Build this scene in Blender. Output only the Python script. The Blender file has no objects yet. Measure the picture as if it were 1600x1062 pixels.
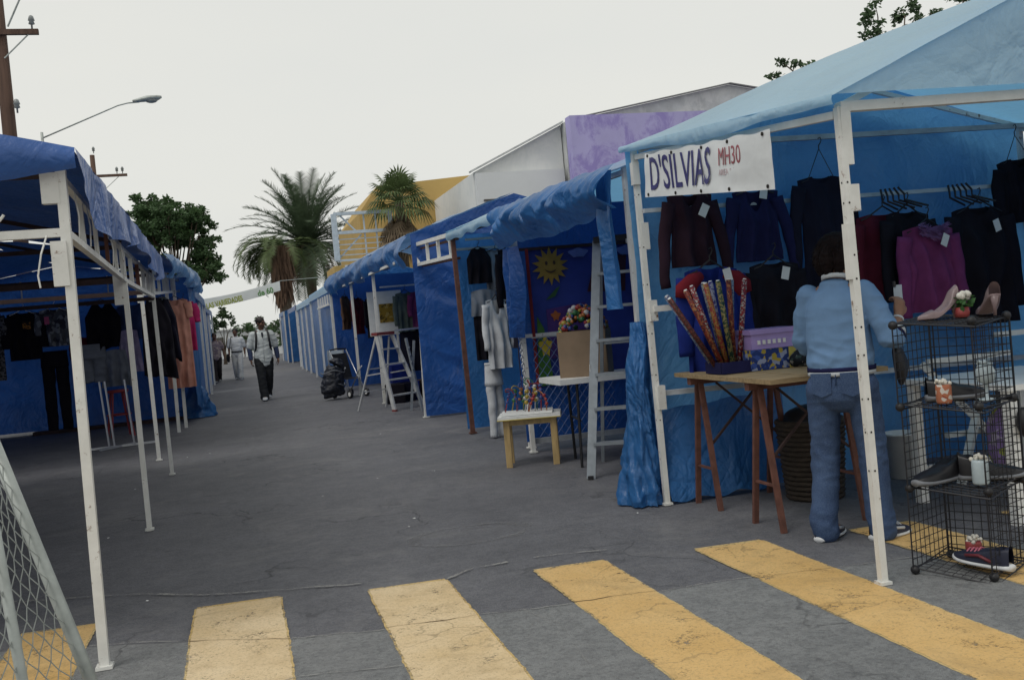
import bpy, math, random
from mathutils import Vector, Matrix, noise, Euler
PI = math.pi
sc = bpy.context.scene
col = sc.collection
V = Vector

# ---------------------------------------------------------------- camera
def set_camera():
    yaw, pitch, roll = math.radians(15.225), math.radians(1.387), math.radians(5.15)
    fw = V((math.sin(yaw)*math.cos(pitch), math.cos(yaw)*math.cos(pitch), -math.sin(pitch)))
    r0 = V((math.cos(yaw), -math.sin(yaw), 0)); u0 = r0.cross(fw)
    r = math.cos(roll)*r0 - math.sin(roll)*u0
    u = math.sin(roll)*r0 + math.cos(roll)*u0
    cd = bpy.data.cameras.new('camera'); cam = bpy.data.objects.new('camera', cd)
    col.objects.link(cam)
    cam.matrix_world = Matrix(((r.x, u.x, -fw.x, 0), (r.y, u.y, -fw.y, 0), (r.z, u.z, -fw.z, 1.35), (0, 0, 0, 1)))
    cd.lens = 34.99; cd.sensor_width = 36.0
    cd.clip_start = 0.05; cd.clip_end = 3000
    sc.camera = cam
set_camera()

# ---------------------------------------------------------------- sky, sun, exposure (overcast)
SUN_EL, SUN_AZ = math.radians(58), math.radians(-125)      # azimuth from +Y towards +X
def set_light():
    w = bpy.data.worlds.new('World'); sc.world = w; w.use_nodes = True
    nt = w.node_tree; nt.nodes.clear()
    out = nt.nodes.new('ShaderNodeOutputWorld'); bg = nt.nodes.new('ShaderNodeBackground')
    sky = nt.nodes.new('ShaderNodeTexSky'); sky.sky_type = 'NISHITA'; sky.sun_disc = False
    sky.sun_elevation = SUN_EL; sky.sun_rotation = SUN_AZ; sky.dust_density = 4; sky.air_density = 1
    hs = nt.nodes.new('ShaderNodeHueSaturation'); hs.inputs['Saturation'].default_value = 0.25
    tc = nt.nodes.new('ShaderNodeTexCoord')
    nz = nt.nodes.new('ShaderNodeTexNoise'); nz.inputs['Scale'].default_value = 1.7; nz.inputs['Detail'].default_value = 4
    mp = nt.nodes.new('ShaderNodeMapping'); mp.inputs['Scale'].default_value = (1, 1, 3)
    cl = nt.nodes.new('ShaderNodeMix'); cl.data_type = 'RGBA'
    cl.inputs[6].default_value = (6.5, 6.7, 6.6, 1); cl.inputs[7].default_value = (7.6, 7.55, 7.0, 1)
    mx = nt.nodes.new('ShaderNodeMix'); mx.data_type = 'RGBA'; mx.inputs[0].default_value = 0.9
    bg.inputs[1].default_value = 0.1
    L = nt.links.new
    L(tc.outputs['Generated'], mp.inputs[0]); L(mp.outputs[0], nz.inputs['Vector']); L(nz.outputs['Fac'], cl.inputs[0])
    L(sky.outputs[0], hs.inputs['Color']); L(hs.outputs[0], mx.inputs[6]); L(cl.outputs[2], mx.inputs[7])
    L(mx.outputs[2], bg.inputs[0]); L(bg.outputs[0], out.inputs[0])
    sd = bpy.data.lights.new('sun', 'SUN'); sd.energy = 0.9; sd.angle = math.radians(25); sd.color = (1, 0.96, 0.9)
    so = bpy.data.objects.new('sun', sd); col.objects.link(so)
    d = V((math.sin(SUN_AZ)*math.cos(SUN_EL), math.cos(SUN_AZ)*math.cos(SUN_EL), math.sin(SUN_EL)))
    so.rotation_euler = (-d).to_track_quat('-Z', 'Y').to_euler(); so.location = (0, 0, 30)
    vs = sc.view_settings; vs.view_transform = 'Standard'; vs.look = 'None'; vs.gamma = 1; vs.exposure = 0.18
    vs.use_curve_mapping = False
set_light()

# ---------------------------------------------------------------- materials
def S(r, g, b):
    f = lambda c: (c/255/12.92) if c/255 <= .04045 else ((c/255+.055)/1.055)**2.4
    return (f(r), f(g), f(b), 1)
class NT:
    def __init__(s, name):
        s.m = bpy.data.materials.new(name); s.m.use_nodes = True
        s.t = s.m.node_tree; s.t.nodes.clear()
        s.out = s.n('OutputMaterial'); s.tc = s.n('TexCoord')
    def n(s, k, **kw):
        x = s.t.nodes.new('ShaderNode'+k)
        for a, b in kw.items(): setattr(x, a, b)
        return x
    def l(s, a, b): s.t.links.new(a, b)
    def noise(s, scale, detail=4, rough=.55, vec=None, dist=0, sx=None):
        x = s.n('TexNoise'); x.inputs['Scale'].default_value = scale; x.inputs['Detail'].default_value = detail
        x.inputs['Roughness'].default_value = rough; x.inputs['Distortion'].default_value = dist
        v = vec or s.tc.outputs['Object']
        if sx:
            mp = s.n('Mapping'); mp.inputs['Scale'].default_value = sx; s.l(v, mp.inputs[0]); v = mp.outputs[0]
        s.l(v, x.inputs['Vector']); return x.outputs['Fac']
    def ramp(s, fac, stops):
        x = s.n('ValToRGB'); e = x.color_ramp.elements
        while len(e) < len(stops): e.new(.5)
        for i, (p, c) in enumerate(stops):
            e[i].position = p; e[i].color = c if len(c) == 4 else (*c, 1)
        s.l(fac, x.inputs[0]); return x.outputs[0]
    def mix(s, fac, a, b, blend='MIX'):
        x = s.n('Mix', data_type='RGBA', blend_type=blend)
        for i, q in ((0, fac), (6, a), (7, b)):
            if hasattr(q, 'links'): s.l(q, x.inputs[i])
            else: x.inputs[i].default_value = q
        return x.outputs[2]
    def math(s, op, a, b=0.0):
        x = s.n('Math', operation=op)
        for i, q in ((0, a), (1, b)):
            if hasattr(q, 'links'): s.l(q, x.inputs[i])
            else: x.inputs[i].default_value = q
        return x.outputs[0]
    def bump(s, h, strength, dist=.01, nrm=None):
        x = s.n('Bump'); x.inputs['Strength'].default_value = strength; x.inputs['Distance'].default_value = dist
        s.l(h, x.inputs['Height'])
        if nrm: s.l(nrm, x.inputs['Normal'])
        return x.outputs[0]
    def bsdf(s, colr, rough=.6, metal=0, nrm=None, spec=.5):
        b = s.n('BsdfPrincipled')
        for k, q in (('Base Color', colr), ('Roughness', rough), ('Metallic', metal), ('Specular IOR Level', spec)):
            if hasattr(q, 'links'): s.l(q, b.inputs[k])
            else: b.inputs[k].default_value = q
        if nrm: s.l(nrm, b.inputs['Normal'])
        return b
    def done(s, sh): s.l(sh, s.out.inputs[0]); return s.m

def mul(c, k): return (min(1, c[0]*k), min(1, c[1]*k), min(1, c[2]*k), 1)
def mat(name, c, rough=.65, var=.25, vs=9, bump=.15, bs=60, metal=0, spec=.4, tr=0, sx=None, dist=.004):
    t = NT(name)
    f = t.noise(vs, 5, .6, sx=sx)
    cc = t.ramp(f, [(.3, mul(c, 1-var)), (.7, mul(c, 1+var*.6))])
    nr = t.bump(t.noise(bs, 3, .6, sx=sx), bump, dist) if bump else None
    b = t.bsdf(cc, rough, metal, nr, spec)
    if tr:
        tl = t.n('BsdfTranslucent'); t.l(cc, tl.inputs[0])
        ms = t.n('MixShader'); ms.inputs[0].default_value = tr
        t.l(b.outputs[0], ms.inputs[1]); t.l(tl.outputs[0], ms.inputs[2]); return t.done(ms.outputs[0])
    return t.done(b.outputs[0])
def tarp_mat(name, c, tr=.3, rough=.30, scale=1.0, strength=.85, dirt=.25, tcol=None):
    """woven plastic tarpaulin: crinkled film, a little see-through to light"""
    t = NT(name)
    f = t.noise(1.3*scale, 5, .6)
    cc = t.ramp(f, [(.3, mul(c, 1-dirt)), (.72, mul(c, 1+dirt*.5))])
    def ridge(sc_, sx, dist, rot):
        mp = t.n('Mapping'); mp.inputs['Rotation'].default_value = rot; t.l(t.tc.outputs['Object'], mp.inputs[0])
        n = t.noise(sc_*scale, 3, .5, vec=mp.outputs[0], dist=dist, sx=sx)
        return t.math('ABSOLUTE', t.math('SUBTRACT', n, .5))
    r1 = ridge(2.2, (1, 1, .5), 1.2, (.5, .3, .7)); r2 = ridge(4.2, (1.3, 1.3, .28), .8, (.7, -.6, .3)); r3 = t.noise(30*scale, 4, .65)
    h = t.math('ADD', t.math('MULTIPLY', r1, 2.0), t.math('ADD', t.math('MULTIPLY', r2, 1.0), t.math('MULTIPLY', r3, .16)))
    h = t.math('MULTIPLY', h, t.ramp(t.noise(.9*scale, 3, .5), [(.35, (.40,.40,.40,1)), (.65, (1,1,1,1))]))
    nr = t.bump(h, strength, .06)
    b = t.bsdf(cc, rough, 0, nr, .5)
    if not tr: return t.done(b.outputs[0])
    tl = t.n('BsdfTranslucent'); t.l(nr, tl.inputs['Normal'])
    if tcol: tl.inputs[0].default_value = tcol
    else: t.l(cc, tl.inputs[0])
    ms = t.n('MixShader'); ms.inputs[0].default_value = tr
    t.l(b.outputs[0], ms.inputs[1]); t.l(tl.outputs[0], ms.inputs[2]); return t.done(ms.outputs[0])

MT = {}
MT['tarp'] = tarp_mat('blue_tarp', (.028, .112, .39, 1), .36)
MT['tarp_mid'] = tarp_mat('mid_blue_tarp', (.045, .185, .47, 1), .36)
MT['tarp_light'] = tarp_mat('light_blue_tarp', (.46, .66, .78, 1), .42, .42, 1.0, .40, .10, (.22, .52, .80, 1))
MT['tarp_wall'] = tarp_mat('inside_lit_blue_tarp', (.16, .40, .68, 1), .5, .40, 1.0, .8, .12, (.15, .45, .82, 1))  # pale canopy tarp seen from inside, its dimmer bluer light put in the colour
MT['tarp_sheen'] = tarp_mat('sheen_blue_tarp', (.12, .26, .50, 1), .28)  # blue lightened to paint the sky's sheen onto roofs and valance
MT['tarp_opaque'] = tarp_mat('thick_blue_tarp', (.032, .112, .37, 1), .03, .36)
def painted_pole():
    t = NT('white_painted_steel')
    f = t.noise(7, 6, .65); g_ = t.noise(38, 4, .6)
    base = t.ramp(f, [(.3, (.60, .60, .57, 1)), (.75, (.76, .76, .73, 1))])
    rust = t.ramp(t.noise(17, 6, .7), [(.61, (0, 0, 0, 1)), (.70, (1, 1, 1, 1))])
    cc = t.mix(rust, base, (.17, .085, .045, 1))
    return t.done(t.bsdf(cc, .5, 0, t.bump(g_, .2, .004), .4).outputs[0])
MT['pole'] = painted_pole()
MT['shaded_rail'] = mat('pale_shaded_rail', (.46, .50, .54, 1), .55)  # white rails, greyed in the colour for the shade inside the stall
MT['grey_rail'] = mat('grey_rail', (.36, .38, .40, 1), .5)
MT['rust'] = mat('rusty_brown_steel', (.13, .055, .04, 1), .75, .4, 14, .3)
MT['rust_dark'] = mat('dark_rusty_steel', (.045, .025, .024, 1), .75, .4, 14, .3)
MT['alu'] = mat('dull_aluminium', (.27, .30, .33, 1), .45, .2, 12, .1, 60, .35)
MT['alu_pale'] = mat('pale_weathered_aluminium', (.55, .56, .56, 1), .5, .2, 12, .1, 60, .3)
MT['chrome'] = mat('steel_rod', (.55, .57, .6, 1), .3, .1, 12, 0, 60, .8)
MT['galv'] = mat('galvanised_pipe', (.40, .43, .41, 1), .5, .3, 10, .15, 50, .35)
MT['wire'] = mat('black_wire', (.012, .012, .016, 1), .45, .2, 20, 0)
MT['black'] = mat('black_plastic', (.014, .014, .017, 1), .5, .3, 20, .1)
MT['hole'] = mat('bolt_hole_dark', (.012, .008, .006, 1), .8, .2, 20, 0)
MT['white'] = mat('white_plastic', (.72, .73, .72, 1), .4, .1, 8, .05)
MT['wood_pale'] = mat('pale_pine', (.44, .31, .14, 1), .55, .3, 6, .15, 40, sx=(6, 6, .8))
MT['wood_board'] = mat('weathered_board', (.30, .22, .12, 1), .7, .4, 5, .3, 30, sx=(1, 9, 9))
MT['wood_pole'] = mat('brown_timber_pole', (.105, .062, .045, 1), .85, .4, 3, .5, 20, sx=(4, 4, .3), dist=.02)
MT['card'] = mat('cardboard', (.23, .165, .11, 1), .8, .15, 6, .15, 40)
MT['skin'] = mat('skin', (.23, .12, .075, 1), .5, .15, 12, .08, 120)
MT['skin_dark'] = mat('tanned_skin', (.15, .075, .048, 1), .5, .15, 12, .08, 120)
MT['hair'] = mat('dark_hair', (.016, .010, .008, 1), .5, .4, 60, .6, 160, sx=(1, 1, .2))
MT['hair_red'] = mat('dark_auburn_hair', (.008, .0045, .005, 1), .85, .4, 60, .8, 140, spec=.15, sx=(1, 1, .2))
def denim():
    t = NT('blue_denim')
    f = t.noise(5, 5, .6); w = t.noise(160, 2, .5)
    c = t.ramp(f, [(.3, (.022, .042, .10, 1)), (.7, (.055, .095, .19, 1))])
    c = t.mix(t.ramp(w, [(.35, (0, 0, 0, 1)), (.7, (.35, .35, .35, 1))]), c, (.11, .16, .26, 1))
    return t.done(t.bsdf(c, .85, 0, t.bump(w, .25, .003), .2).outputs[0])
MT['denim'] = denim()
def cloth(name, c, var=.22, bump=.25, rough=.9): return mat(name, c, rough, var, 7, bump, 45, 0, .15)
def printed(name, base, spots, scale=14, thr=.55, rough=.85):
    """small printed pattern, voronoi cells of several inks on a base cloth"""
    t = NT(name); v = t.n('TexVoronoi'); v.inputs['Scale'].default_value = scale
    t.l(t.tc.outputs['Object'], v.inputs['Vector'])
    sep = t.n('SeparateColor'); t.l(v.outputs['Color'], sep.inputs[0])
    n = len(spots); st = [(0, base)] + [(thr+(1-thr)*i/n, s_) for i, s_ in enumerate(spots)]
    r = t.ramp(sep.outputs[0], st); r.node.color_ramp.interpolation = 'CONSTANT'
    f = t.noise(6, 4); cc = t.mix(t.ramp(f, [(.3, (.75, .75, .75, 1)), (.7, (1, 1, 1, 1))]), (0, 0, 0, 1), r)
    return t.done(t.bsdf(cc, rough, 0, t.bump(t.noise(50, 3), .2, .004), .2).outputs[0])

# ---------------------------------------------------------------- geometry helpers
class MB:
    def __init__(s): s.v = []; s.f = []; s.mi = []; s.cur = 0
    def add(s, vs, fs):
        o = len(s.v); s.v += [tuple(q) for q in vs]
        for f in fs: s.f.append(tuple(i+o for i in f)); s.mi.append(s.cur)
    def box(s, c, d, rot=None):
        c = V(c); x, y, z = d[0]/2, d[1]/2, d[2]/2
        P = [V((a*x, b*y, e*z)) for a, b, e in ((-1,-1,-1),(1,-1,-1),(1,1,-1),(-1,1,-1),(-1,-1,1),(1,-1,1),(1,1,1),(-1,1,1))]
        if rot is not None: P = [rot @ p for p in P]
        s.add([c+p for p in P], [(0,3,2,1),(4,5,6,7),(0,1,5,4),(1,2,6,5),(2,3,7,6),(3,0,4,7)]); return s
    def bar(s, a, b, w, h=None, up=(0,0,1)):
        a, b = V(a), V(b); h = w if h is None else h; t = (b-a).normalized(); up = V(up)
        if abs(t.dot(up)) > .98: up = V((0,1,0))
        x = t.cross(up).normalized(); y = x.cross(t).normalized()
        P = [p+x*i*w/2+y*j*h/2 for p in (a, b) for i, j in ((-1,-1),(1,-1),(1,1),(-1,1))]
        s.add(P, [(0,1,2,3),(7,6,5,4),(0,4,5,1),(1,5,6,2),(2,6,7,3),(3,7,4,0)]); return s
    def tube(s, pts, r, n=8, cap=True, flat=1.0, side=None):
        pts = [V(p) for p in pts]; N = len(pts); R_ = r if isinstance(r, (list, tuple)) else [r]*N
        rings = []; px = None
        for i, p in enumerate(pts):
            t = (pts[min(i+1, N-1)]-pts[max(i-1, 0)]).normalized()
            if side is not None: x = V(side)-t*t.dot(V(side))
            elif px is None:
                x = t.cross(V((0,0,1)) if abs(t.z) < .9 else V((0,1,0)))
            else: x = px-t*t.dot(px)
            if x.length < 1e-6: x = t.orthogonal()
            x.normalize(); y = t.cross(x); px = x
            rr = R_[i]; rx, ry = rr if isinstance(rr, (list, tuple)) else (rr, rr*flat)
            rings.append([p+x*rx*math.cos(2*PI*k/n)+y*ry*math.sin(2*PI*k/n) for k in range(n)])
        vs = [q for g_ in rings for q in g_]
        fs = [(i*n+k, i*n+(k+1) % n, (i+1)*n+(k+1) % n, (i+1)*n+k) for i in range(N-1) for k in range(n)]
        if cap: fs += [tuple(range(n))[::-1], tuple((N-1)*n+k for k in range(n))]
        s.add(vs, fs); return s
    def lathe(s, prof, c=(0,0,0), n=16, ax=None):
        c = V(c); vs = []; N = len(prof)
        for r_, z in prof:
            for k in range(n):
                p = V((r_*math.cos(2*PI*k/n), r_*math.sin(2*PI*k/n), z))
                vs.append(c+(ax @ p if ax is not None else p))
        fs = [(i*n+k, i*n+(k+1) % n, (i+1)*n+(k+1) % n, (i+1)*n+k) for i in range(N-1) for k in range(n)]
        fs += [tuple(range(n))[::-1], tuple((N-1)*n+k for k in range(n))]
        s.add(vs, fs); return s
    def ball(s, c, r, n=8, m=6, sc_=(1,1,1)):
        c = V(c); prof = []
        vs = [c+V((0,0,-r*sc_[2]))]
        for j in range(1, m):
            a = -PI/2+PI*j/m
            for k in range(n):
                b = 2*PI*k/n; vs.append(c+V((r*sc_[0]*math.cos(a)*math.cos(b), r*sc_[1]*math.cos(a)*math.sin(b), r*sc_[2]*math.sin(a))))
        vs.append(c+V((0,0,r*sc_[2])))
        fs = [(0, 1+(k+1) % n, 1+k) for k in range(n)]
        for j in range(m-2):
            for k in range(n): fs.append((1+j*n+k, 1+j*n+(k+1) % n, 1+(j+1)*n+(k+1) % n, 1+(j+1)*n+k))
        e = len(vs)-1; o = 1+(m-2)*n
        fs += [(o+k, o+(k+1) % n, e) for k in range(n)]
        s.add(vs, fs); return s
    def grid(s, fn, nu, nv):
        vs = [fn(i/nu, j/nv) for j in range(nv+1) for i in range(nu+1)]
        w = nu+1
        s.add(vs, [(j*w+i, j*w+i+1, (j+1)*w+i+1, (j+1)*w+i) for j in range(nv) for i in range(nu)]); return s
    def poly(s, pts, th, d=(0,1,0)):
        """flat outline given thickness along d"""
        d = V(d)*th; n = len(pts); pts = [V(p) for p in pts]
        s.add(pts+[p+d for p in pts], [tuple(range(n)), tuple(range(2*n-1, n-1, -1))]+[(i, i+n, (i+1) % n+n, (i+1) % n) for i in range(n)]); return s
    def build(s, name, m, parent=None, smooth=False, world=True, kind=None, label=None):
        if parent is not None and world:
            off = V((0,0,0)); p = parent
            while p is not None: off += p.location; p = p.parent
            vs = [(a-off.x, b-off.y, c-off.z) for a, b, c in s.v]
        else: vs = s.v
        me = bpy.data.meshes.new(name); me.from_pydata(vs, [], s.f)
        for mm in (m if isinstance(m, (list, tuple)) else [m]): me.materials.append(MT[mm] if isinstance(mm, str) else mm)
        if isinstance(m, (list, tuple)): me.polygons.foreach_set('material_index', s.mi)
        if smooth: me.polygons.foreach_set('use_smooth', [True]*len(me.polygons))
        me.update()
        o = bpy.data.objects.new(name, me); col.objects.link(o)
        if parent is not None: o.parent = parent
        if kind: o['kind'] = kind
        if label: o['label'] = label
        return o
def tag(o, label, cat, group=None):
    o['label'] = label; o['category'] = cat
    if group: o['group'] = group
    return o
def thing(name, label, cat, loc=(0,0,0), rz=0, group=None):
    o = bpy.data.objects.new(name, None); col.objects.link(o); o.empty_display_size = .1
    o.location = loc; o.rotation_euler = (0, 0, rz); return tag(o, label, cat, group)
def copy_tree(o, parent=None):
    c = o.copy(); col.objects.link(c); c.parent = parent
    for ch in list(o.children): copy_tree(ch, c)
    return c
def nz(p, s=1.0, o=0): return noise.noise(V((p[0]*s+o*7.31, p[1]*s-o*3.7, p[2]*s+o*1.9)))
def ridge(p, s, o): return 1-2*abs(nz(p, s, o))
def patch(mb, c00, c10, c11, c01, res=.06, amp=.015, sag=0, seed=0, fold=0, ff=6, edge=0):
    """a sheet of tarpaulin between four corners, wrinkled and sagging"""
    c00, c10, c11, c01 = map(V, (c00, c10, c11, c01))
    n = ((c10-c00).cross(c01-c00)+(c11-c10).cross(c11-c01)); n.normalize()
    nu = max(2, int(max((c10-c00).length, (c11-c01).length)/res)); nv = max(2, int(max((c01-c00).length, (c11-c10).length)/res))
    def fn(u, v):
        p = (c00*(1-u)+c10*u)*(1-v)+(c01*(1-u)+c11*u)*v
        w = amp*(nz(p, 1.3, seed)+.6*ridge(p, 3.1, seed+1)*.7+.35*nz(p, 8, seed+2))
        if fold: w += fold*math.sin(ff*2*PI*u+2.5*nz(p, .9, seed+4))*(.35+.65*v)
        q = p+n*w
        q.z -= sag*16*u*(1-u)*v*(1-v) if sag else 0
        if edge and (v == 1): q += (c01-c00).normalized()*edge*nz(p, 2.5, seed+5)
        return q
    mb.grid(fn, nu, nv); return mb
def evalmesh(o, mods):
    for k, kw in mods:
        m = o.modifiers.new('m', k)
        for a, b in kw.items(): setattr(m, a, b)
    dg = bpy.context.evaluated_depsgraph_get()
    me = bpy.data.meshes.new_from_object(o.evaluated_get(dg))
    o.modifiers.clear(); old = o.data; mats = list(old.materials)
    o.data = me
    me.materials.clear()
    for q in mats: me.materials.append(q)
    me.name = old.name; bpy.data.meshes.remove(old)
    me.polygons.foreach_set('use_smooth', [True]*len(me.polygons)); me.polygons.foreach_set('material_index', [0]*len(me.polygons))
    return o
def text_mesh(body, size, name, m, parent, origin, xdir, ydir, off=.0, sx=1.0, shear=0, bold=0):
    """lettering as a thin mesh lying on a plane"""
    cu = bpy.data.curves.new(name, 'FONT'); cu.body = body; cu.size = size; cu.extrude = .0008; cu.shear = shear; cu.offset = bold; cu.resolution_u = 3
    o = bpy.data.objects.new(name, cu); col.objects.link(o)
    bpy.context.view_layer.update()
    me = bpy.data.meshes.new_from_object(o.evaluated_get(bpy.context.evaluated_depsgraph_get()))
    bpy.data.objects.remove(o); bpy.data.curves.remove(cu)
    X, Y = V(xdir).normalized(), V(ydir).normalized(); Z = X.cross(Y).normalized()
    base = V((0,0,0)); p = parent
    while p is not None: base += p.location; p = p.parent
    for v in me.vertices:
        c = v.co; v.co = V(origin)+X*c.x*sx+Y*c.y+Z*(c.z+off)-base
    me.materials.clear(); me.materials.append(MT[m] if isinstance(m, str) else m); me.name = name
    o = bpy.data.objects.new(name, me); col.objects.link(o); o.parent = parent
    return o

# ================================================================ SETTING
def asphalt_mat(name, lo, hi, stain=.5):
    t = NT(name)
    big = t.noise(.55, 6, .62); med = t.noise(3.5, 5, .6); fine = t.noise(120, 3, .7); grit = t.noise(46, 3, .7)
    c = t.ramp(t.math('ADD', t.math('MULTIPLY', big, .6), t.math('MULTIPLY', med, .4)), [(.34, lo), (.66, hi)])
    c = t.mix(t.ramp(fine, [(.50, (0,0,0,1)), (.68, (.62,.62,.62,1))]), c, (.26, .26, .255, 1))
    c = t.mix(t.ramp(t.noise(260, 2, .6), [(.34, (.6,.6,.6,1)), (.48, (0,0,0,1))]), c, (.02, .02, .024, 1))
    c = t.mix(t.ramp(grit, [(.36, (.32,.32,.32,1)), (.5, (0,0,0,1))]), c, (.018, .018, .022, 1))
    # dust drifts and dark oil stains with shapes of their own
    c = t.mix(t.ramp(t.noise(1.1, 6, .7, dist=1.2), [(.52, (0,0,0,1)), (.70, (.6,.6,.6,1))]), c, (.20, .198, .20, 1))
    c = t.mix(t.ramp(t.noise(13, 5, .75), [(.42, (.24,.24,.24,1)), (.56, (0,0,0,1))]), c, (.05, .05, .058, 1))
    c = t.mix(t.ramp(t.noise(1.9, 5, .7, dist=.6), [(.62, (0,0,0,1)), (.72, (stain,)*3+(1,))]), c, (.02, .02, .024, 1))
    v = t.n('TexVoronoi', feature='DISTANCE_TO_EDGE'); v.inputs['Scale'].default_value = .8
    mp = t.n('Mapping'); t.l(t.tc.outputs['Object'], mp.inputs[0])
    wob = t.n('TexNoise'); wob.inputs['Scale'].default_value = 2.5; wob.inputs['Detail'].default_value = 6
    t.l(mp.outputs[0], wob.inputs['Vector'])
    ad = t.n('MixRGB') if False else t.n('Mix', data_type='RGBA', blend_type='ADD'); ad.inputs[0].default_value = .7
    t.l(mp.outputs[0], ad.inputs[6]); t.l(wob.outputs['Color'], ad.inputs[7]); t.l(ad.outputs[2], v.inputs['Vector'])
    crack = t.ramp(v.outputs['Distance'], [(.004, (.5,.5,.5,1)), (.011, (0,0,0,1))])
    crack = t.math('MULTIPLY', crack, t.ramp(t.noise(.8, 3), [(.5, (0,0,0,1)), (.6, (1,1,1,1))]))
    c = t.mix(crack, c, (.02, .02, .022, 1))
    h = t.math('SUBTRACT', t.math('ADD', t.math('MULTIPLY', fine, .5), t.math('ADD', grit, t.math('MULTIPLY', med, .8))), t.math('MULTIPLY', crack, 1.5))
    rg = t.math('ADD', t.math('MULTIPLY', big, .25), .62)
    return t.done(t.bsdf(c, rg, 0, t.bump(h, .6, .010), .35).outputs[0])
MT['asphalt'] = asphalt_mat('asphalt', (.090, .092, .106, 1), (.170, .172, .190, 1))
MT['asphalt_old'] = asphalt_mat('old_pale_asphalt', (.175, .182, .186, 1), (.255, .262, .262, 1), .3)
def paint_mat(name, c1, c2, wlo=.555):
    t = NT(name)
    f = t.noise(1.6, 6, .65)
    c = t.ramp(f, [(.32, c1), (.68, c2)])
    c = t.mix(t.ramp(t.noise(90, 4, .7), [(.3, (.5,.5,.5,1)), (.5, (0,0,0,1))]), c, (.20, .15, .08, 1))
    wear = t.ramp(t.math('ADD', t.math('MULTIPLY', t.noise(4.5, 8, .75, dist=.5), .62), t.math('MULTIPLY', t.noise(75, 4, .7), .38)), [(wlo, (0,0,0,1)), (wlo+.09, (.9,.9,.9,1))])
    c = t.mix(t.ramp(t.noise(2.4, 6, .7, dist=.8), [(.5, (0,0,0,1)), (.75, (.55,.55,.55,1))]), c, (.30, .21, .10, 1))
    sp = t.ramp(t.noise(34, 4, .7), [(.66, (0,0,0,1)), (.72, (.85,.85,.85,1))]); c = t.mix(sp, c, (.16, .12, .08, 1))
    v = t.n('TexVoronoi', feature='DISTANCE_TO_EDGE'); v.inputs['Scale'].default_value = 1.6
    wob = t.n('TexNoise'); wob.inputs['Scale'].default_value = 4; wob.inputs['Detail'].default_value = 6
    ad = t.n('Mix', data_type='RGBA', blend_type='ADD'); ad.inputs[0].default_value = .35
    t.l(t.tc.outputs['Object'], wob.inputs['Vector']); t.l(t.tc.outputs['Object'], ad.inputs[6]); t.l(wob.outputs['Color'], ad.inputs[7]); t.l(ad.outputs[2], v.inputs['Vector'])
    cr = t.ramp(v.outputs['Distance'], [(.003, (.8,.8,.8,1)), (.010, (0,0,0,1))])
    cr = t.math('MULTIPLY', cr, t.ramp(t.noise(1.3, 4), [(.46, (0,0,0,1)), (.58, (1,1,1,1))]))
    c = t.mix(t.math('MULTIPLY', cr, .55), c, (.12, .09, .05, 1))
    b = t.bsdf(c, .7, 0, t.bump(t.math('ADD', t.noise(110, 3), t.noise(30, 3)), .45, .006), .35); tr = t.n('BsdfTransparent'); ms = t.n('MixShader')
    t.l(wear, ms.inputs[0]); t.l(b.outputs[0], ms.inputs[1]); t.l(tr.outputs[0], ms.inputs[2]); return t.done(ms.outputs[0])
MT['yellow_edge'] = paint_mat('ragged_paint_edge', (.52, .35, .12, 1), (.64, .49, .25, 1), .50)
MT['yellow_paint'] = paint_mat('worn_yellow_road_paint', (.57, .355, .125, 1), (.68, .46, .20, 1))
MT['yellow_pale'] = paint_mat('bleached_yellow_road_paint', (.62, .46, .25, 1), (.74, .59, .38, 1))
def dust_mat(name, c, lo, hi, sc_=38, amt=.8):
    """dry dust lying patchily: see-through where it has blown away"""
    t = NT(name); n = t.noise(sc_, 5, .7); big = t.noise(5, 4, .6)
    a = t.math('MULTIPLY', t.ramp(t.math('ADD', t.math('MULTIPLY', n, .6), t.math('MULTIPLY', big, .4)), [(lo, (0,0,0,1)), (hi, (1,1,1,1))]), amt)
    b = t.bsdf(t.ramp(big, [(.3, mul(c, .8)), (.7, mul(c, 1.1))]), .9, 0, None, .2); tr = t.n('BsdfTransparent'); ms = t.n('MixShader')
    t.l(a, ms.inputs[0]); t.l(tr.outputs[0], ms.inputs[1]); t.l(b.outputs[0], ms.inputs[2]); return t.done(ms.outputs[0])
MT['dust'] = dust_mat('dusty_joint', (.30, .295, .28, 1), .40, .56)
MT['crack'] = mat('dark_paint_crack', (.14, .085, .04, 1), .9, .4, 20, .2)
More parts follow.
